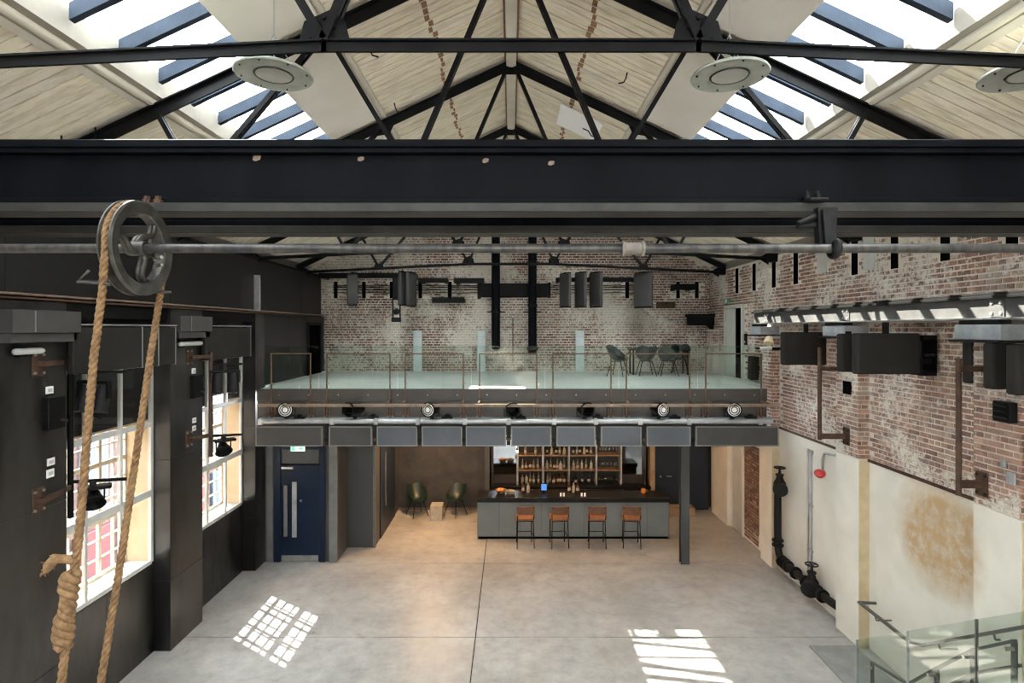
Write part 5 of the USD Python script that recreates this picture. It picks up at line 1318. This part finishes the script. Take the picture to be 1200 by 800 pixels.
swung = [(413, 321, 357, 0.30, 20, 'leftmost swung black panel on the gable'), (472, 319, 357, 0.34, 62, 'black panel swung edge on beside the hanging stage lamp on the gable'), (482, 320, 358, 0.46, 70, 'black panel right of the hanging stage lamp on the gable'),
         (662.5, 321, 359, 0.50, -62, 'first of the three close set black panels right of the downpipes'), (680.5, 320, 359, 0.50, -62, 'middle of the three close set black panels right of the downpipes'), (698.5, 320, 359, 0.52, -60, 'last of the three close set black panels right of the downpipes'),
         (754, 320, 359.5, 0.62, -50, 'broad black panel standing alone right on the gable')]
for (p, zt, zb, w_, rot, lab) in swung:
    yy = 15.85
    t = thing('swing_panel', lab, 'acoustic panel', (X(p, yy), yy, Z(zb, yy)), 'swung black panels on the gable')
    x = X(p, yy)
    obj('panel', MB().box(x - w_ / 2, x + w_ / 2, yy - 0.05, yy + 0.05, Z(zb, yy), Z(zt, yy), 0.02), 'acoustic', t)
    obj('bottom_rail', MB().box(x - w_ / 2 + 0.02, x + w_ / 2 - 0.02, yy - 0.04, yy + 0.04, Z(zb, yy) - 0.03, Z(zb, yy) - 0.001), 'matt_black', t)
    obj('top_rail', MB().box(x - w_ / 2 + 0.02, x + w_ / 2 - 0.02, yy - 0.04, yy + 0.04, Z(zt, yy) + 0.001, Z(zt, yy) + 0.03), 'matt_black', t)
    obj('pivot', MB().cyl((x, yy, Z(zt, yy) - 0.05), (x, yy, Z(zt, yy) + 0.05), 0.03, 8), 'matt_black', t)
    turn(t, rot)
t = thing('hanging_stage_light', 'black double stage lamp hanging from the track on the gable, left side', 'stage light', (X(464.5, 15.8), 15.8, 5.5))
xh = X(464.5, 15.8)
obj('body', MB().box(xh - 0.10, xh + 0.10, 15.74, 15.92, Z(351, 15.8), Z(325, 15.8), 0.02), 'matt_black', t)
obj('yoke', MB().box(xh - 0.12, xh - 0.09, 15.78, 15.84, Z(376, 15.8), Z(350, 15.8)).box(xh + 0.09, xh + 0.12, 15.78, 15.84, Z(376, 15.8), Z(350, 15.8)), 'matt_black', t)
obj('lamp_can', MB().lathe([(0.001, 0.08), (0.08, 0.07), (0.09, -0.05), (0.07, -0.06), (0.001, -0.05)], (xh, 15.8, Z(365, 15.8)), (0, -1, -0.2), 18).box(xh - 0.13, xh + 0.13, 15.74, 15.86, Z(377, 15.8), Z(372, 15.8), 0.01), 'cast_iron', t)
t = thing('wall_tray', 'black shallow tray under the beam pockets of the brick gable, left of the downpipes', 'tray', (X(526, 16.6), 16.6, 6.15))
obj('tray', MB().box(X(507, 16.6), X(545, 16.6), 16.45, YB - 0.014, Z(354.5, 16.6), Z(350, 16.6), 0.01).box(X(507, 16.6), X(545, 16.6), 16.45, 16.47, Z(350, 16.6), Z(348.5, 16.6)), 'matt_black', t)
t = thing('wall_patch', 'brown timber patch on the brick gable right of the broad black panel', 'board', (X(780, 16.78), 16.78, 5.85))
obj('board', MB().box(X(769, 16.78), X(791, 16.78), 16.76, YB - 0.012, Z(361, 16.78), Z(353.5, 16.78), 0.004), 'rust', t)
t = thing('cable_run', 'thin black cables strung between the beam pockets of the gable', 'cable', (0, 16.75, 6.5))
for z in (6.66, 6.60, 6.53, 6.44):
    obj('cable', MB().tube([(x, 16.765, z - 0.015 * math.sin(3 * x) ** 2) for x in np.linspace(X(390, 16.77), X(560, 16.77), 24)], 0.013, 5), 'matt_black', t)
    obj('cable', MB().tube([(x, 16.765, z - 0.015 * math.sin(3 * x) ** 2) for x in np.linspace(X(648, 16.77), X(746, 16.77), 16)], 0.013, 5), 'matt_black', t)
t = thing('gable_conduit', 'thin vertical conduit running up the gable between the downpipes', 'conduit', (X(601, 16.78), 16.78, ZM))
obj('pipe', MB().cyl((X(601, 16.77), 16.772, ZM + 0.3), (X(601, 16.77), 16.772, Z(372, 16.77)), 0.014, 8), 'rust', t)

# ================================================================ furniture
def shell_chair(label, loc, group):
    t = thing('shell_chair', label, 'chair', loc, group)
    x, y, z = loc
    nt, nr = 40, 12
    V = []
    for lay in (0, 1):
        for i in range(nr + 1):
            u = i / nr
            for j in range(nt):
                a = 2 * math.pi * j / nt                             # a = 90 deg is the back (+y)
                back = 0.5 + 0.5 * math.sin(a)
                side = abs(math.cos(a))
                rim = 0.02 + 0.36 * back ** 1.6 + 0.16 * side * (0.35 + 0.65 * back)
                r = 0.30 * u ** 0.75 * (1 - 0.10 * (1 - back))
                h = rim * u ** 2.6
                V.append((x + r * 1.03 * math.cos(a), y + r * math.sin(a) - 0.01 + 0.05 * back * u ** 3, z + 0.43 + h - lay * 0.016 + (0.0 if lay == 0 else 0.0)))
    F = []
    N1 = (nr + 1) * nt
    for i in range(nr):
        for j in range(nt):
            k = (j + 1) % nt
            a, b, c, d = i * nt + j, i * nt + k, (i + 1) * nt + k, (i + 1) * nt + j
            F += [[a, d, c], [a, c, b], [N1 + a, N1 + b, N1 + c], [N1 + a, N1 + c, N1 + d]]
    for j in range(nt):
        k = (j + 1) % nt
        a, b = nr * nt + j, nr * nt + k
        F += [[a, N1 + a, N1 + b], [a, N1 + b, b]]
    obj('shell', MB().add(np.array(V), np.array(F)), 'green_shell', t, smooth=50)
    for sx in (-1, 1):
        for sy in (-1, 1):
            obj('leg', MB().cyl((x + sx * 0.13, y + sy * 0.12, z + 0.425), (x + sx * 0.24, y + sy * 0.23, z + 0.002), 0.013, 8, 0.010), 'matt_black', t)
    obj('base_frame', MB().bar((x - 0.13, y - 0.12, z + 0.41), (x + 0.13, y + 0.12, z + 0.41), 0.02, 0.02).bar((x - 0.13, y + 0.12, z + 0.41), (x + 0.13, y - 0.12, z + 0.41), 0.02, 0.02), 'matt_black', t)
    return t


c0 = shell_chair('dark green shell chair left of the small lounge table under the mezzanine', (X(489, 15.9), 15.9, 0), None)
turn(c0, 35)
dup(c0, (X(534, 15.95), 15.95, 0), -40, 'dark green shell chair right of the small lounge table under the mezzanine')
lt = thing('side_table', 'small concrete cube table between the two green lounge chairs', 'table', (X(512, 15.6), 15.6, 0))
obj('block', MB().box(X(512, 15.6) - 0.17, X(512, 15.6) + 0.17, 15.45, 15.8, 0, 0.42, 0.012), 'table_concrete', lt)
for (p, yy, rot, lab) in ((724, 15.2, 60, 'dark green shell chair at the left end of the mezzanine table'), (757, 15.35, 180, 'dark green shell chair at the front of the mezzanine table, nearer its left end'),
                          (783, 15.35, 175, 'dark green shell chair at the front of the mezzanine table, middle one'), (797, 16.2, -20, 'dark green shell chair behind the right end of the mezzanine table')):
    dup(c0, (X(p, yy), yy, ZM), rot, lab)
mt = thing('mezzanine_table', 'long dark table among green chairs on the mezzanine', 'table', (X(770, 15.8), 15.8, ZM))
xa, xb = X(738, 15.8), X(806, 15.8)
obj('tabletop', MB().box(xa, xb, 15.55, 16.1, ZM + 0.70, ZM + 0.735, 0.006), 'bar_wood_dark', mt)
for x in (xa + 0.06, xb - 0.06):
    for y in (15.6, 16.05): obj('leg', MB().box(x - 0.02, x + 0.02, y - 0.02, y + 0.02, ZM + 0.001, ZM + 0.70), 'matt_black', mt)


def bar_stool(label, loc, group):
    t = thing('bar_stool', label, 'stool', loc, group)
    x, y, z = loc                                                   # the back of the stool is towards -y
    L = MB
    feet = [(-0.21, -0.24), (0.21, -0.24), (0.19, 0.20), (-0.19, 0.20)]
    tops = [(-0.19, -0.19), (0.19, -0.19), (0.18, 0.16), (-0.18, 0.16)]
    for (f, p) in zip(feet, tops):
        obj('leg', L().cyl((x + f[0], y + f[1], z + 0.001), (x + p[0], y + p[1], z + 0.66), 0.011, 8), 'matt_black', t)
    fr = L(); k = 0.27 / 0.66
    q = [(x + f[0] + (p[0] - f[0]) * k, y + f[1] + (p[1] - f[1]) * k, z + 0.27) for f, p in zip(feet, tops)]
    for i in range(4): fr.cyl(q[i], q[(i + 1) % 4], 0.009, 8)
    q2 = [(x + p[0], y + p[1], z + 0.655) for p in tops]
    for i in range(4): fr.cyl(q2[i], q2[(i + 1) % 4], 0.011, 8)
    obj('frame', fr, 'matt_black', t)
    obj('seat', L().box(x - 0.22, x + 0.22, y - 0.21, y + 0.20, z + 0.665, z + 0.735, 0.028), 'leather_tan', t, smooth=40)
    for s in (-1, 1):
        obj('back_post', L().tube([(x + s * 0.19, y - 0.19, z + 0.66), (x + s * 0.205, y - 0.235, z + 0.80), (x + s * 0.19, y - 0.26, z + 1.02)], 0.011, 8), 'matt_black', t)
    bk = L(); n = 10
    for i in range(n):
        a0, a1 = -0.9 + 1.8 * i / n, -0.9 + 1.8 * (i + 1) / n
        p0, p1 = (x + 0.215 * a0 / 0.9, y - 0.285 + 0.05 * a0 * a0), (x + 0.215 * a1 / 0.9, y - 0.285 + 0.05 * a1 * a1)
        bk.bar((p0[0], p0[1], z + 0.935), (p1[0], p1[1], z + 0.935), 0.026, 0.185, ext=0.002)
    obj('backrest', bk, 'leather_weave', t)
    obj('back_band', L().bar((x - 0.212, y - 0.255, z + 1.025), (x + 0.212, y - 0.255, z + 1.025), 0.02, 0.016).bar((x - 0.212, y - 0.262, z + 0.845), (x + 0.212, y - 0.262, z + 0.845), 0.02, 0.016), 'leather_tan', t)
    return t


s0 = bar_stool('tan leather bar stool with dark legs, leftmost at the bar', (X(615, 13.72), 13.72, 0), 'tan bar stools at the bar')
turn(s0, 4)
for (p, rot, lab) in ((654.5, 6, 'tan leather bar stool with dark legs, second from the left at the bar'), (699, -3, 'tan leather bar stool with dark legs, third from the left at the bar'), (739.5, -6, 'tan leather bar stool with dark legs, rightmost at the bar')):
    dup(s0, (X(p, 13.72), 13.72, 0), rot, lab)

# ---------------------------------------------------------------- bar
bar = thing('bar_counter', 'long grey panelled bar counter with a black top', 'bar', (1.6, 14.4, 0))
bx0, bx1 = X(560, 14.1), X(783.5, 14.1)
obj('carcass', MB().box(bx0 + 0.01, bx1 - 0.01, 14.12, 14.62, 0.07, 0.94), 'partition_steel', bar)
n = 9
for i in range(n):
    a, b = bx0 + (bx1 - bx0) * i / n, bx0 + (bx1 - bx0) * (i + 1) / n
    obj('front_panel', MB().box(a + 0.003, b - 0.003, 14.095, 14.12, 0.07, 0.935, 0.003), 'bar_front', bar)
obj('end_panel', MB().box(bx0 - 0.012, bx0 + 0.01, 14.095, 14.66, 0.0, 0.94).box(bx1 - 0.01, bx1 + 0.012, 14.095, 14.66, 0.0, 0.94), 'bar_front', bar)
obj('plinth', MB().box(bx0, bx1, 14.14, 14.6, 0.0, 0.07), 'pocket_black', bar)
obj('worktop', MB().box(bx0 - 0.03, bx1 + 0.03, 14.06, 14.72, 0.945, 1.06, 0.006), 'bar_top', bar)

YS = 16.05
bk = thing('back_bar', 'dark back bar with lit bottle shelves, mirrors and glass fronted coolers', 'shelving', (1.6, 16.3, 0))
ux0, ux1 = X(575, YS), X(761, YS)
obj('back_board', MB().box(ux0, ux1, 16.50, 16.56, 0.0, 2.94), 'bar_wood_dark', bk)
div = [X(p, YS) for p in (577, 606.5, 636.5, 667, 699, 728, 756)]
for x in div: obj('upright', MB().box(x - 0.028, x + 0.028, YS, 16.50, 0.84, 2.94, 0.004), 'galvanised' if x in div[1:6] else 'bar_wood_dark', bk)
obj('counter', MB().box(ux0, ux1, 15.85, 16.50, 0.76, 0.84, 0.005), 'bar_top', bk)
SH = [1.26, 1.69, 2.12, 2.55]
for i in range(1, 5):
    for z in SH:
        obj('shelf', MB().box(div[i] + 0.03, div[i + 1] - 0.03, YS + 0.02, 16.49, z - 0.035, z, 0.003), 'shelf_wood', bk)
        if i in (1, 2) or z > 2: obj('shelf_light', MB().box(div[i] + 0.05, div[i + 1] - 0.05, 16.44, 16.46, z - 0.045, z - 0.037), 'led_warm', bk)
for (i, m_) in ((0, 'mirror'), (5, 'mirror')):
    obj('mirror', MB().box(div[i] + 0.03, div[i + 1] - 0.03, 16.20, 16.215, 1.10, 2.94), m_, bk)
    obj('mirror_backing', MB().box(div[i] + 0.03, div[i + 1] - 0.03, 16.216, 16.25, 0.84, 2.94), 'bar_wood_dark', bk)
# coolers under the counter, lit inside
cb_ = [X(p, 15.9) for p in (601, 643, 686, 731)]
obj('cooler_case', MB().box(ux0, cb_[0], 15.9, 16.49, 0, 0.755).box(cb_[3], ux1, 15.9, 16.49, 0, 0.755).box(cb_[0], cb_[3], 15.9, 16.49, 0, 0.10).box(cb_[0], cb_[3], 16.44, 16.49, 0.10, 0.755), 'bar_wood_dark', bk)
for i in range(3):
    obj('cooler_shelf', MB().box(cb_[i] + 0.02, cb_[i + 1] - 0.02, 15.98, 16.43, 0.43, 0.445), 'galvanised', bk)
    obj('cooler_light', MB().box(cb_[i] + 0.04, cb_[i + 1] - 0.04, 15.98, 16.0, 0.72, 0.745), 'led_warm', bk)
    obj('cooler_door', MB().box(cb_[i] + 0.015, cb_[i + 1] - 0.015, 15.915, 15.922, 0.11, 0.75), 'glass_thin', bk)
    obj('cooler_frame', MB().box(cb_[i], cb_[i] + 0.025, 15.90, 15.925, 0.1, 0.755).box(cb_[i + 1] - 0.025, cb_[i + 1], 15.90, 15.925, 0.1, 0.755).box(cb_[i], cb_[i + 1], 15.90, 15.925, 0.735, 0.755).box(cb_[i], cb_[i + 1], 15.90, 15.925, 0.10, 0.12), 'galvanised', bk)
wp = struct('trim_1', MB().box(X(760.5, YS), X(766, YS), 15.9, YBL + 0.05, 0, 2.95, 0.005), 'wood_post', 'pale timber post at the right end of the back bar')
wp = struct('trim_2', MB().box(X(568, 16.0), X(574, 16.0), 15.95, YBL + 0.05, 0, 2.95, 0.005), 'partition_steel', 'grey steel post at the left end of the back bar')
gb = thing('globe_lamp', 'small glowing bare bulb at the upper left of the bottle shelves', 'lamp', (X(606, 15.9), 15.9, 1.84))
obj('bulb', MB().tm(trimesh.creation.icosphere(3, 0.035).apply_translation((X(606, 15.9), 15.9, 1.84))), 'bulb_warm', gb, smooth=True)
obj('holder', MB().cyl((X(606, 15.9), 15.9, 1.872), (X(606, 15.9), 15.9, 1.94), 0.022, 12).bar((X(606, 15.9), 15.9, 1.93), (X(606, 15.9), YS, 1.93), 0.02, 0.02), 'matt_black', gb)


def bottle(kind, loc, label, group, lab=True):
    t = thing('bottle' if kind != 'goblet' else 'wine_glass', label, 'bottle' if kind != 'goblet' else 'glass', loc, group)
    if kind == 'goblet':
        obj('bowl', MB().lathe([(0.032, 0.0), (0.032, 0.003), (0.005, 0.006), (0.004, 0.085), (0.026, 0.105), (0.036, 0.145), (0.031, 0.19), (0.029, 0.19), (0.034, 0.145), (0.024, 0.108), (0.001, 0.092)], loc, (0, 0, 1), 12), 'goblet', t, smooth=50)
        return t
    tall = kind in ('bottle_dark', 'bottle_clear')
    prof = [(0.001, 0.0), (0.037, 0.001), (0.038, 0.01), (0.038, 0.17), (0.034, 0.20), (0.015, 0.235), (0.013, 0.295), (0.016, 0.296), (0.016, 0.31), (0.001, 0.31)] if tall else [(0.001, 0.0), (0.044, 0.001), (0.045, 0.01), (0.045, 0.14), (0.036, 0.175), (0.016, 0.19), (0.015, 0.225), (0.020, 0.226), (0.020, 0.25), (0.001, 0.25)]
    obj('body', MB().lathe(prof, loc, (0, 0, 1), 14), kind, t, smooth=40)
    if lab:
        r = 0.0395 if tall else 0.0465
        obj('paper_label', MB().lathe([(r - 0.001, 0.05), (r, 0.05), (r, 0.13), (r - 0.001, 0.13)], loc, (0, 0, 1), 14), 'paper_label', t)
    obj('cap', MB().cyl((loc[0], loc[1], loc[2] + (0.309 if tall else 0.249)), (loc[0], loc[1], loc[2] + (0.325 if tall else 0.268)), 0.015 if tall else 0.019, 10), 'cast_iron', t)
    return t


protos = {}


def put(kind, loc, label, group):
    if kind in protos: return dup(protos[kind], loc, RNG.uniform(0, 360), label, group)
    protos[kind] = bottle(kind, loc, label, group)


KN = {'bottle_dark': 'dark green glass bottle', 'bottle_amber': 'amber glass spirit bottle', 'bottle_clear': 'clear glass bottle', 'bottle_white': 'pale ceramic bottle', 'goblet': 'clear stemmed glass'}
BAYN = ['', 'first', 'second', 'third', 'fourth']
SHN = {0.84: 'back bar counter', 1.26: 'lower shelf', 1.69: 'middle shelf', 2.12: 'top shelf'}
rr = random.Random(5)
layout = {(1, 0.84): ['bottle_white'] * 2 + ['bottle_clear'] * 3, (1, 1.26): ['bottle_clear', 'bottle_amber', 'bottle_amber', 'bottle_clear', 'bottle_clear'], (1, 1.69): ['bottle_clear'] * 2,
          (2, 0.84): ['bottle_clear'] * 2 + ['bottle_amber'] * 4, (2, 1.26): ['bottle_white', 'bottle_clear', 'bottle_amber', 'bottle_clear', 'bottle_white', 'bottle_clear'], (2, 1.69): ['bottle_dark', 'bottle_white', 'bottle_dark', 'bottle_clear', 'bottle_white'],
          (3, 0.84): ['bottle_dark'] * 3, (3, 1.26): ['bottle_white', 'bottle_clear', 'bottle_white', 'bottle_clear', 'bottle_white'], (3, 1.69): ['bottle_dark', 'bottle_clear', 'bottle_dark', 'bottle_white', 'bottle_dark', 'bottle_clear'],
          (4, 0.84): ['goblet'] * 7, (4, 1.26): ['goblet'] * 8, (4, 1.69): ['goblet'] * 6}
for (i, z), kinds in layout.items():
    a, b = div[i] + 0.08, div[i + 1] - 0.08
    for j, kd_ in enumerate(kinds):
        x = a + (b - a) * (j + 0.5) / len(kinds) + rr.uniform(-0.015, 0.015)
        g = '%s on the %s of the %s bay of the back bar' % (KN[kd_].replace('bottle', 'bottles').replace('stemmed glass', 'stemmed glasses'), SHN[z], BAYN[i])
        put(kd_, (x, 16.12 + rr.uniform(0, 0.12), z + 0.001), '%s on the %s, %s shelf bay of the back bar' % (KN[kd_], SHN[z], BAYN[i]), g)
CN = ['left', 'middle', 'right']
for i in range(3):
    for (z, zn) in ((0.101, 'lower'), (0.446, 'upper')):
        a, b = cb_[i] + 0.09, cb_[i + 1] - 0.09
        for j in range(8):
            kd_ = ['bottle_amber', 'bottle_dark', 'bottle_white', 'bottle_clear'][(i + j // 2 + (z > 0.3)) % 4]
            if z > 0.3 and kd_ in ('bottle_dark', 'bottle_clear'): kd_ = 'bottle_amber' if i else 'bottle_white'
            put(kd_, (a + (b - a) * (j + 0.5) / 8, 16.08 + rr.uniform(-0.02, 0.05), z), '%s on the %s level of the %s lit cooler' % (KN[kd_], zn, CN[i]), '%s on the %s level of the %s cooler' % (KN[kd_].replace('bottle', 'bottles'), zn, CN[i]))

# things on the bar
def on_counter(p, y): return (X(p, y), y, 1.061)


l = on_counter(587, 14.5); t = thing('fruit_bowl', 'round basket of orange fruit at the left end of the bar', 'bowl', l)
obj('bowl', MB().lathe([(0.001, 0.0), (0.09, 0.0), (0.13, 0.05), (0.145, 0.09), (0.138, 0.09), (0.12, 0.05), (0.08, 0.012), (0.001, 0.012)], l, (0, 0, 1), 20), 'basket', t, smooth=40)
for k in range(6):
    a = k * 1.047
    o_ = tag(obj('orange', MB().tm(trimesh.creation.icosphere(2, 0.042).apply_translation((l[0] + 0.062 * math.cos(a), l[1] + 0.062 * math.sin(a), l[2] + 0.075))), 'fruit', None, smooth=True), 'orange lying in the basket at the left end of the bar', 'fruit', 'oranges in the basket on the bar')
l = on_counter(598, 14.45); t = thing('bread_basket', 'pale wire basket beside the fruit on the bar', 'basket', l)
obj('basket', MB().lathe([(0.001, 0.0), (0.10, 0.0), (0.125, 0.07), (0.118, 0.07), (0.095, 0.01), (0.001, 0.01)], l, (0, 0, 1), 16), 'paper_label', t, smooth=30)
obj('rim', MB().lathe([(0.128, 0.068), (0.128, 0.078), (0.116, 0.078), (0.116, 0.068)], l, (0, 0, 1), 20), 'basket', t)
l = on_counter(637, 14.5); t = thing('till_screen', 'small till screen glowing blue on the bar', 'screen', l)
obj('screen', MB().obox((l[0], l[1], l[2] + 0.15), (0.19, 0.014, 0.19), trimesh.transformations.rotation_matrix(-0.2, (1, 0, 0))[:3, :3], 0.004), 'matt_black', t)
obj('display', MB().obox((l[0] + 0.01, l[1] - 0.010, l[2] + 0.15), (0.14, 0.004, 0.16), trimesh.transformations.rotation_matrix(-0.2, (1, 0, 0))[:3, :3]), 'screen_blue', t)
obj('stand', MB().box(l[0] - 0.06, l[0] + 0.06, l[1] - 0.03, l[1] + 0.12, l[2], l[2] + 0.014, 0.004).bar((l[0], l[1] + 0.05, l[2] + 0.01), (l[0], l[1] + 0.02, l[2] + 0.12), 0.04, 0.012), 'matt_black', t)
for (p, lab) in ((659, 'white menu card stood on the bar, the left one of two'), (683.5, 'white menu card stood on the bar, the right one of two')):
    l = on_counter(p, 14.2); t = thing('menu_card', lab, 'card', l)
    obj('card', MB().obox((l[0] - 0.04, l[1], l[2] + 0.045), (0.05, 0.006, 0.09), trimesh.transformations.rotation_matrix(-0.25, (1, 0, 0))[:3, :3]).obox((l[0] + 0.04, l[1], l[2] + 0.045), (0.05, 0.006, 0.09), trimesh.transformations.rotation_matrix(-0.25, (1, 0, 0))[:3, :3]), 'white_plastic', t)
    obj('holder', MB().box(l[0] - 0.075, l[0] + 0.075, l[1] - 0.01, l[1] + 0.05, l[2], l[2] + 0.012), 'matt_black', t)
    obj('back', MB().obox((l[0], l[1] + 0.03, l[2] + 0.04), (0.06, 0.005, 0.07), None), 'matt_black', t)
l = on_counter(754, 14.5); t = thing('copper_pot', 'small glowing copper pot near the right end of the bar', 'pot', l)
obj('pot', MB().lathe([(0.001, 0.0), (0.05, 0.0), (0.06, 0.06), (0.055, 0.11), (0.048, 0.11), (0.052, 0.06), (0.001, 0.02)], l, (0, 0, 1), 18), 'fruit', t, smooth=40)
obj('handle', MB().tube([(l[0] + 0.055, l[1], l[2] + 0.09), (l[0] + 0.10, l[1], l[2] + 0.085), (l[0] + 0.10, l[1], l[2] + 0.03), (l[0] + 0.058, l[1], l[2] + 0.03)], 0.007, 6), 'basket', t)
for k, p in enumerate((613, 619, 667, 672, 677)):
    l = on_counter(p, 14.55)
    dup(protos['bottle_white' if k % 2 else 'bottle_amber'], l, 30 * k, ['amber bottle standing on the bar near the bread basket', 'pale bottle standing on the bar near the bread basket', 'amber bottle between the menu cards, the left of two', 'pale bottle standing between the menu cards on the bar', 'amber bottle between the menu cards, the right of two'][k], 'bottles on the bar top')

# exit sign under the mezzanine
t = thing('exit_sign', 'lit green and white exit sign over the royal blue door', 'sign', (X(348.5, 12.5), 12.5, 2.6))
xa, xb, za, zb = X(340.5, 12.5), X(357, 12.5), Z(529, 12.5), Z(521.5, 12.5)
obj('body', MB().box(xa, xb, 12.50, 12.53, za, zb, 0.004), 'exit_white', t)
obj('pictogram', MB().box(xa + 0.02, xa + 0.09, 12.492, 12.50, za + 0.02, zb - 0.02).prism([(xb - 0.14, za + 0.055), (xb - 0.08, za + 0.055), (xb - 0.08, za + 0.025), (xb - 0.03, (za + zb) / 2), (xb - 0.08, zb - 0.025), (xb - 0.08, zb - 0.055), (xb - 0.14, zb - 0.055)], (0, 12.50, 0), (1, 0, 0), (0, 0, 1), 0.008), 'exit_green', t)
obj('stem', MB().box((xa + xb) / 2 - 0.01, (xa + xb) / 2 + 0.01, 12.51, 12.52, zb, 2.96), 'matt_black', t)

# downlights in the mezzanine soffit
DOWN = 0.12
DL = [(-2.1, 16.12, 40, 'over the lounge wall'), (-2.3, 14.6, 260, 'over the lounge floor'), (-1.5, 13.7, 160, 'left of the bar'), (0.6, 13.4, 60, 'over the left stools'), (2.6, 13.4, 60, 'over the right stools'), (4.9, 15.0, 30, 'by the dark double door'), (4.6, 13.4, 50, 'near the grey post'), (0.3, 15.2, 30, 'behind the bar left'), (2.5, 15.2, 30, 'behind the bar right')]
for (x, y, w_, nm) in DL:
    t = thing('downlight', 'small warm downlight in the soffit %s' % nm, 'lamp', (x, y, 2.96))
    obj('ring', MB().lathe([(0.055, 0.0), (0.075, -0.004), (0.075, 0.0)], (x, y, 2.958), (0, 0, 1), 20), 'matt_black', t)
    obj('lens', MB().cyl((x, y, 2.9585), (x, y, 2.953), 0.052, 18), 'led_warm', t)
    lamp(t, 'disk', (x, y, 2.945), w_ * DOWN, (1.0, 0.60, 0.30), (0, 0, -1), 0.05, 62.0)

# ================================================================ stair with its glass at the bottom right
st = thing('staircase', 'concrete stair rising towards the camera along the cream right wall', 'stairs', (5.5, 7.3, 0))
y, z = 7.3, 0.0
RISE, GO = 0.172, 0.245
for k in range(14):
    obj('step', MB().box(5.04, 5.80, y - GO, y, max(0.0, z - 0.10), z + RISE, 0.004), 'concrete', st)
    y -= GO; z += RISE
sz = lambda yy: max(0.0, (7.3 - yy) * RISE / GO)
obj('stringer', MB().prism([(7.3, 0.0), (7.3, 0.10), (7.3 - 14 * GO, 14 * RISE + 0.10), (7.3 - 14 * GO, 14 * RISE - 0.25)], (5.0, 0, 0), (0, 1, 0), (0, 0, 1), 0.035), 'stair_rail', st)
YG = [7.98, 6.96, 5.93, 4.9]
gz = lambda yy: 0.88 if yy > 7.9 else 0.88 + (7.98 - yy) * 0.665
for i in range(3):
    a, b = YG[i + 1] + 0.008, YG[i] - 0.008
    t = thing('stair_glass', ['clear glass pane at the foot of the stair', 'clear glass pane of the stair, the one above the lowest', 'clear glass pane of the stair cut by the right edge'][i], 'glass panel', (4.97, (a + b) / 2, 0), 'glass panes of the stair')
    za, zb = max(0.0, sz(b) - 0.05), max(0.0, sz(a) - 0.05)
    obj('pane', MB().prism([(b, za + 0.004), (b, gz(b)), (a, gz(a)), (a, zb + 0.004)], (4.963, 0, 0), (0, 1, 0), (0, 0, 1), 0.014), 'glass_green', t)
    obj('edge_clip', MB().box(4.955, 4.985, b - 0.006, b + 0.006, max(za, 0.02), gz(b)), 'galvanised' if i < 2 else 'stair_rail', t)
hr = thing('stair_handrail', 'black handrail on the cream wall starting level then climbing the stair', 'handrail', (5.9, 8, 0.8))
def rail_pt(px_, py_, x): return P(px_, py_, x)
hx = 5.74
obj('rail', MB().bar((hx, 9.14, 0.84), (hx, 8.0, 0.84), 0.045, 0.035, ext=0.02).bar((hx, 8.0, 0.84), (hx, 7.75, 0.93), 0.045, 0.035, ext=0.02).bar((hx, 7.75, 0.93), (hx, 5.0, 2.86), 0.045, 0.035, ext=0.02), 'stair_rail', hr)
obj('return_end', MB().bar((hx, 9.14, 0.84), (6.0, 9.12, 0.84), 0.035, 0.035), 'stair_rail', hr)
mb = MB()
for (yy, zz) in ((8.75, 0.84), (7.45, 1.14), (6.6, 1.74)):
    xw = 5.82 if 6.33 < yy < 6.99 else 6.0
    mb.bar((hx, yy, zz - 0.01), (hx + 0.02, yy, zz - 0.09), 0.016, 0.016).bar((hx + 0.02, yy, zz - 0.09), (xw, yy, zz - 0.09), 0.016, 0.016)
obj('bracket', mb, 'stair_rail', hr)
gr_ = thing('stair_guard', 'dark steel guard rail with flat posts standing inside the stair glass', 'railing', (5.08, 7.2, 0))
gx_ = 5.08
pts_ = [(7.80, 0.0, 0.66), (7.10, 0.14, 0.80), (6.62, 0.48, 1.30), (6.10, 0.84, 1.82), (5.60, 1.2, 2.20)]
for (yy, zb_, zt_) in pts_:
    obj('post', MB().box(gx_ - 0.008, gx_ + 0.008, yy - 0.035, yy + 0.035, zb_, zt_, 0.003), 'stair_rail', gr_)
gm = MB()
for (p, q) in zip(pts_[:-1], pts_[1:]): gm.bar((gx_, p[0], p[2]), (gx_, q[0], q[2]), 0.04, 0.025, ext=0.015)
obj('rail', gm, 'stair_rail', gr_)
gm = MB()
for (p, q) in zip(pts_[1:-1], pts_[2:]): gm.bar((gx_ + 0.05, p[0], p[2] - 0.25), (gx_ + 0.05, q[0], q[2] - 0.25), 0.03, 0.03, ext=0.02)
obj('lower_rail', gm, 'stair_rail', gr_)
gm = MB()
for (yy, zb_, zt_) in pts_: gm.cyl((gx_ - 0.01, yy, zt_ - 0.08), (gx_ - 0.11, yy, zt_ - 0.08), 0.02, 10)
obj('glass_fixing', gm, 'bare_steel', gr_)
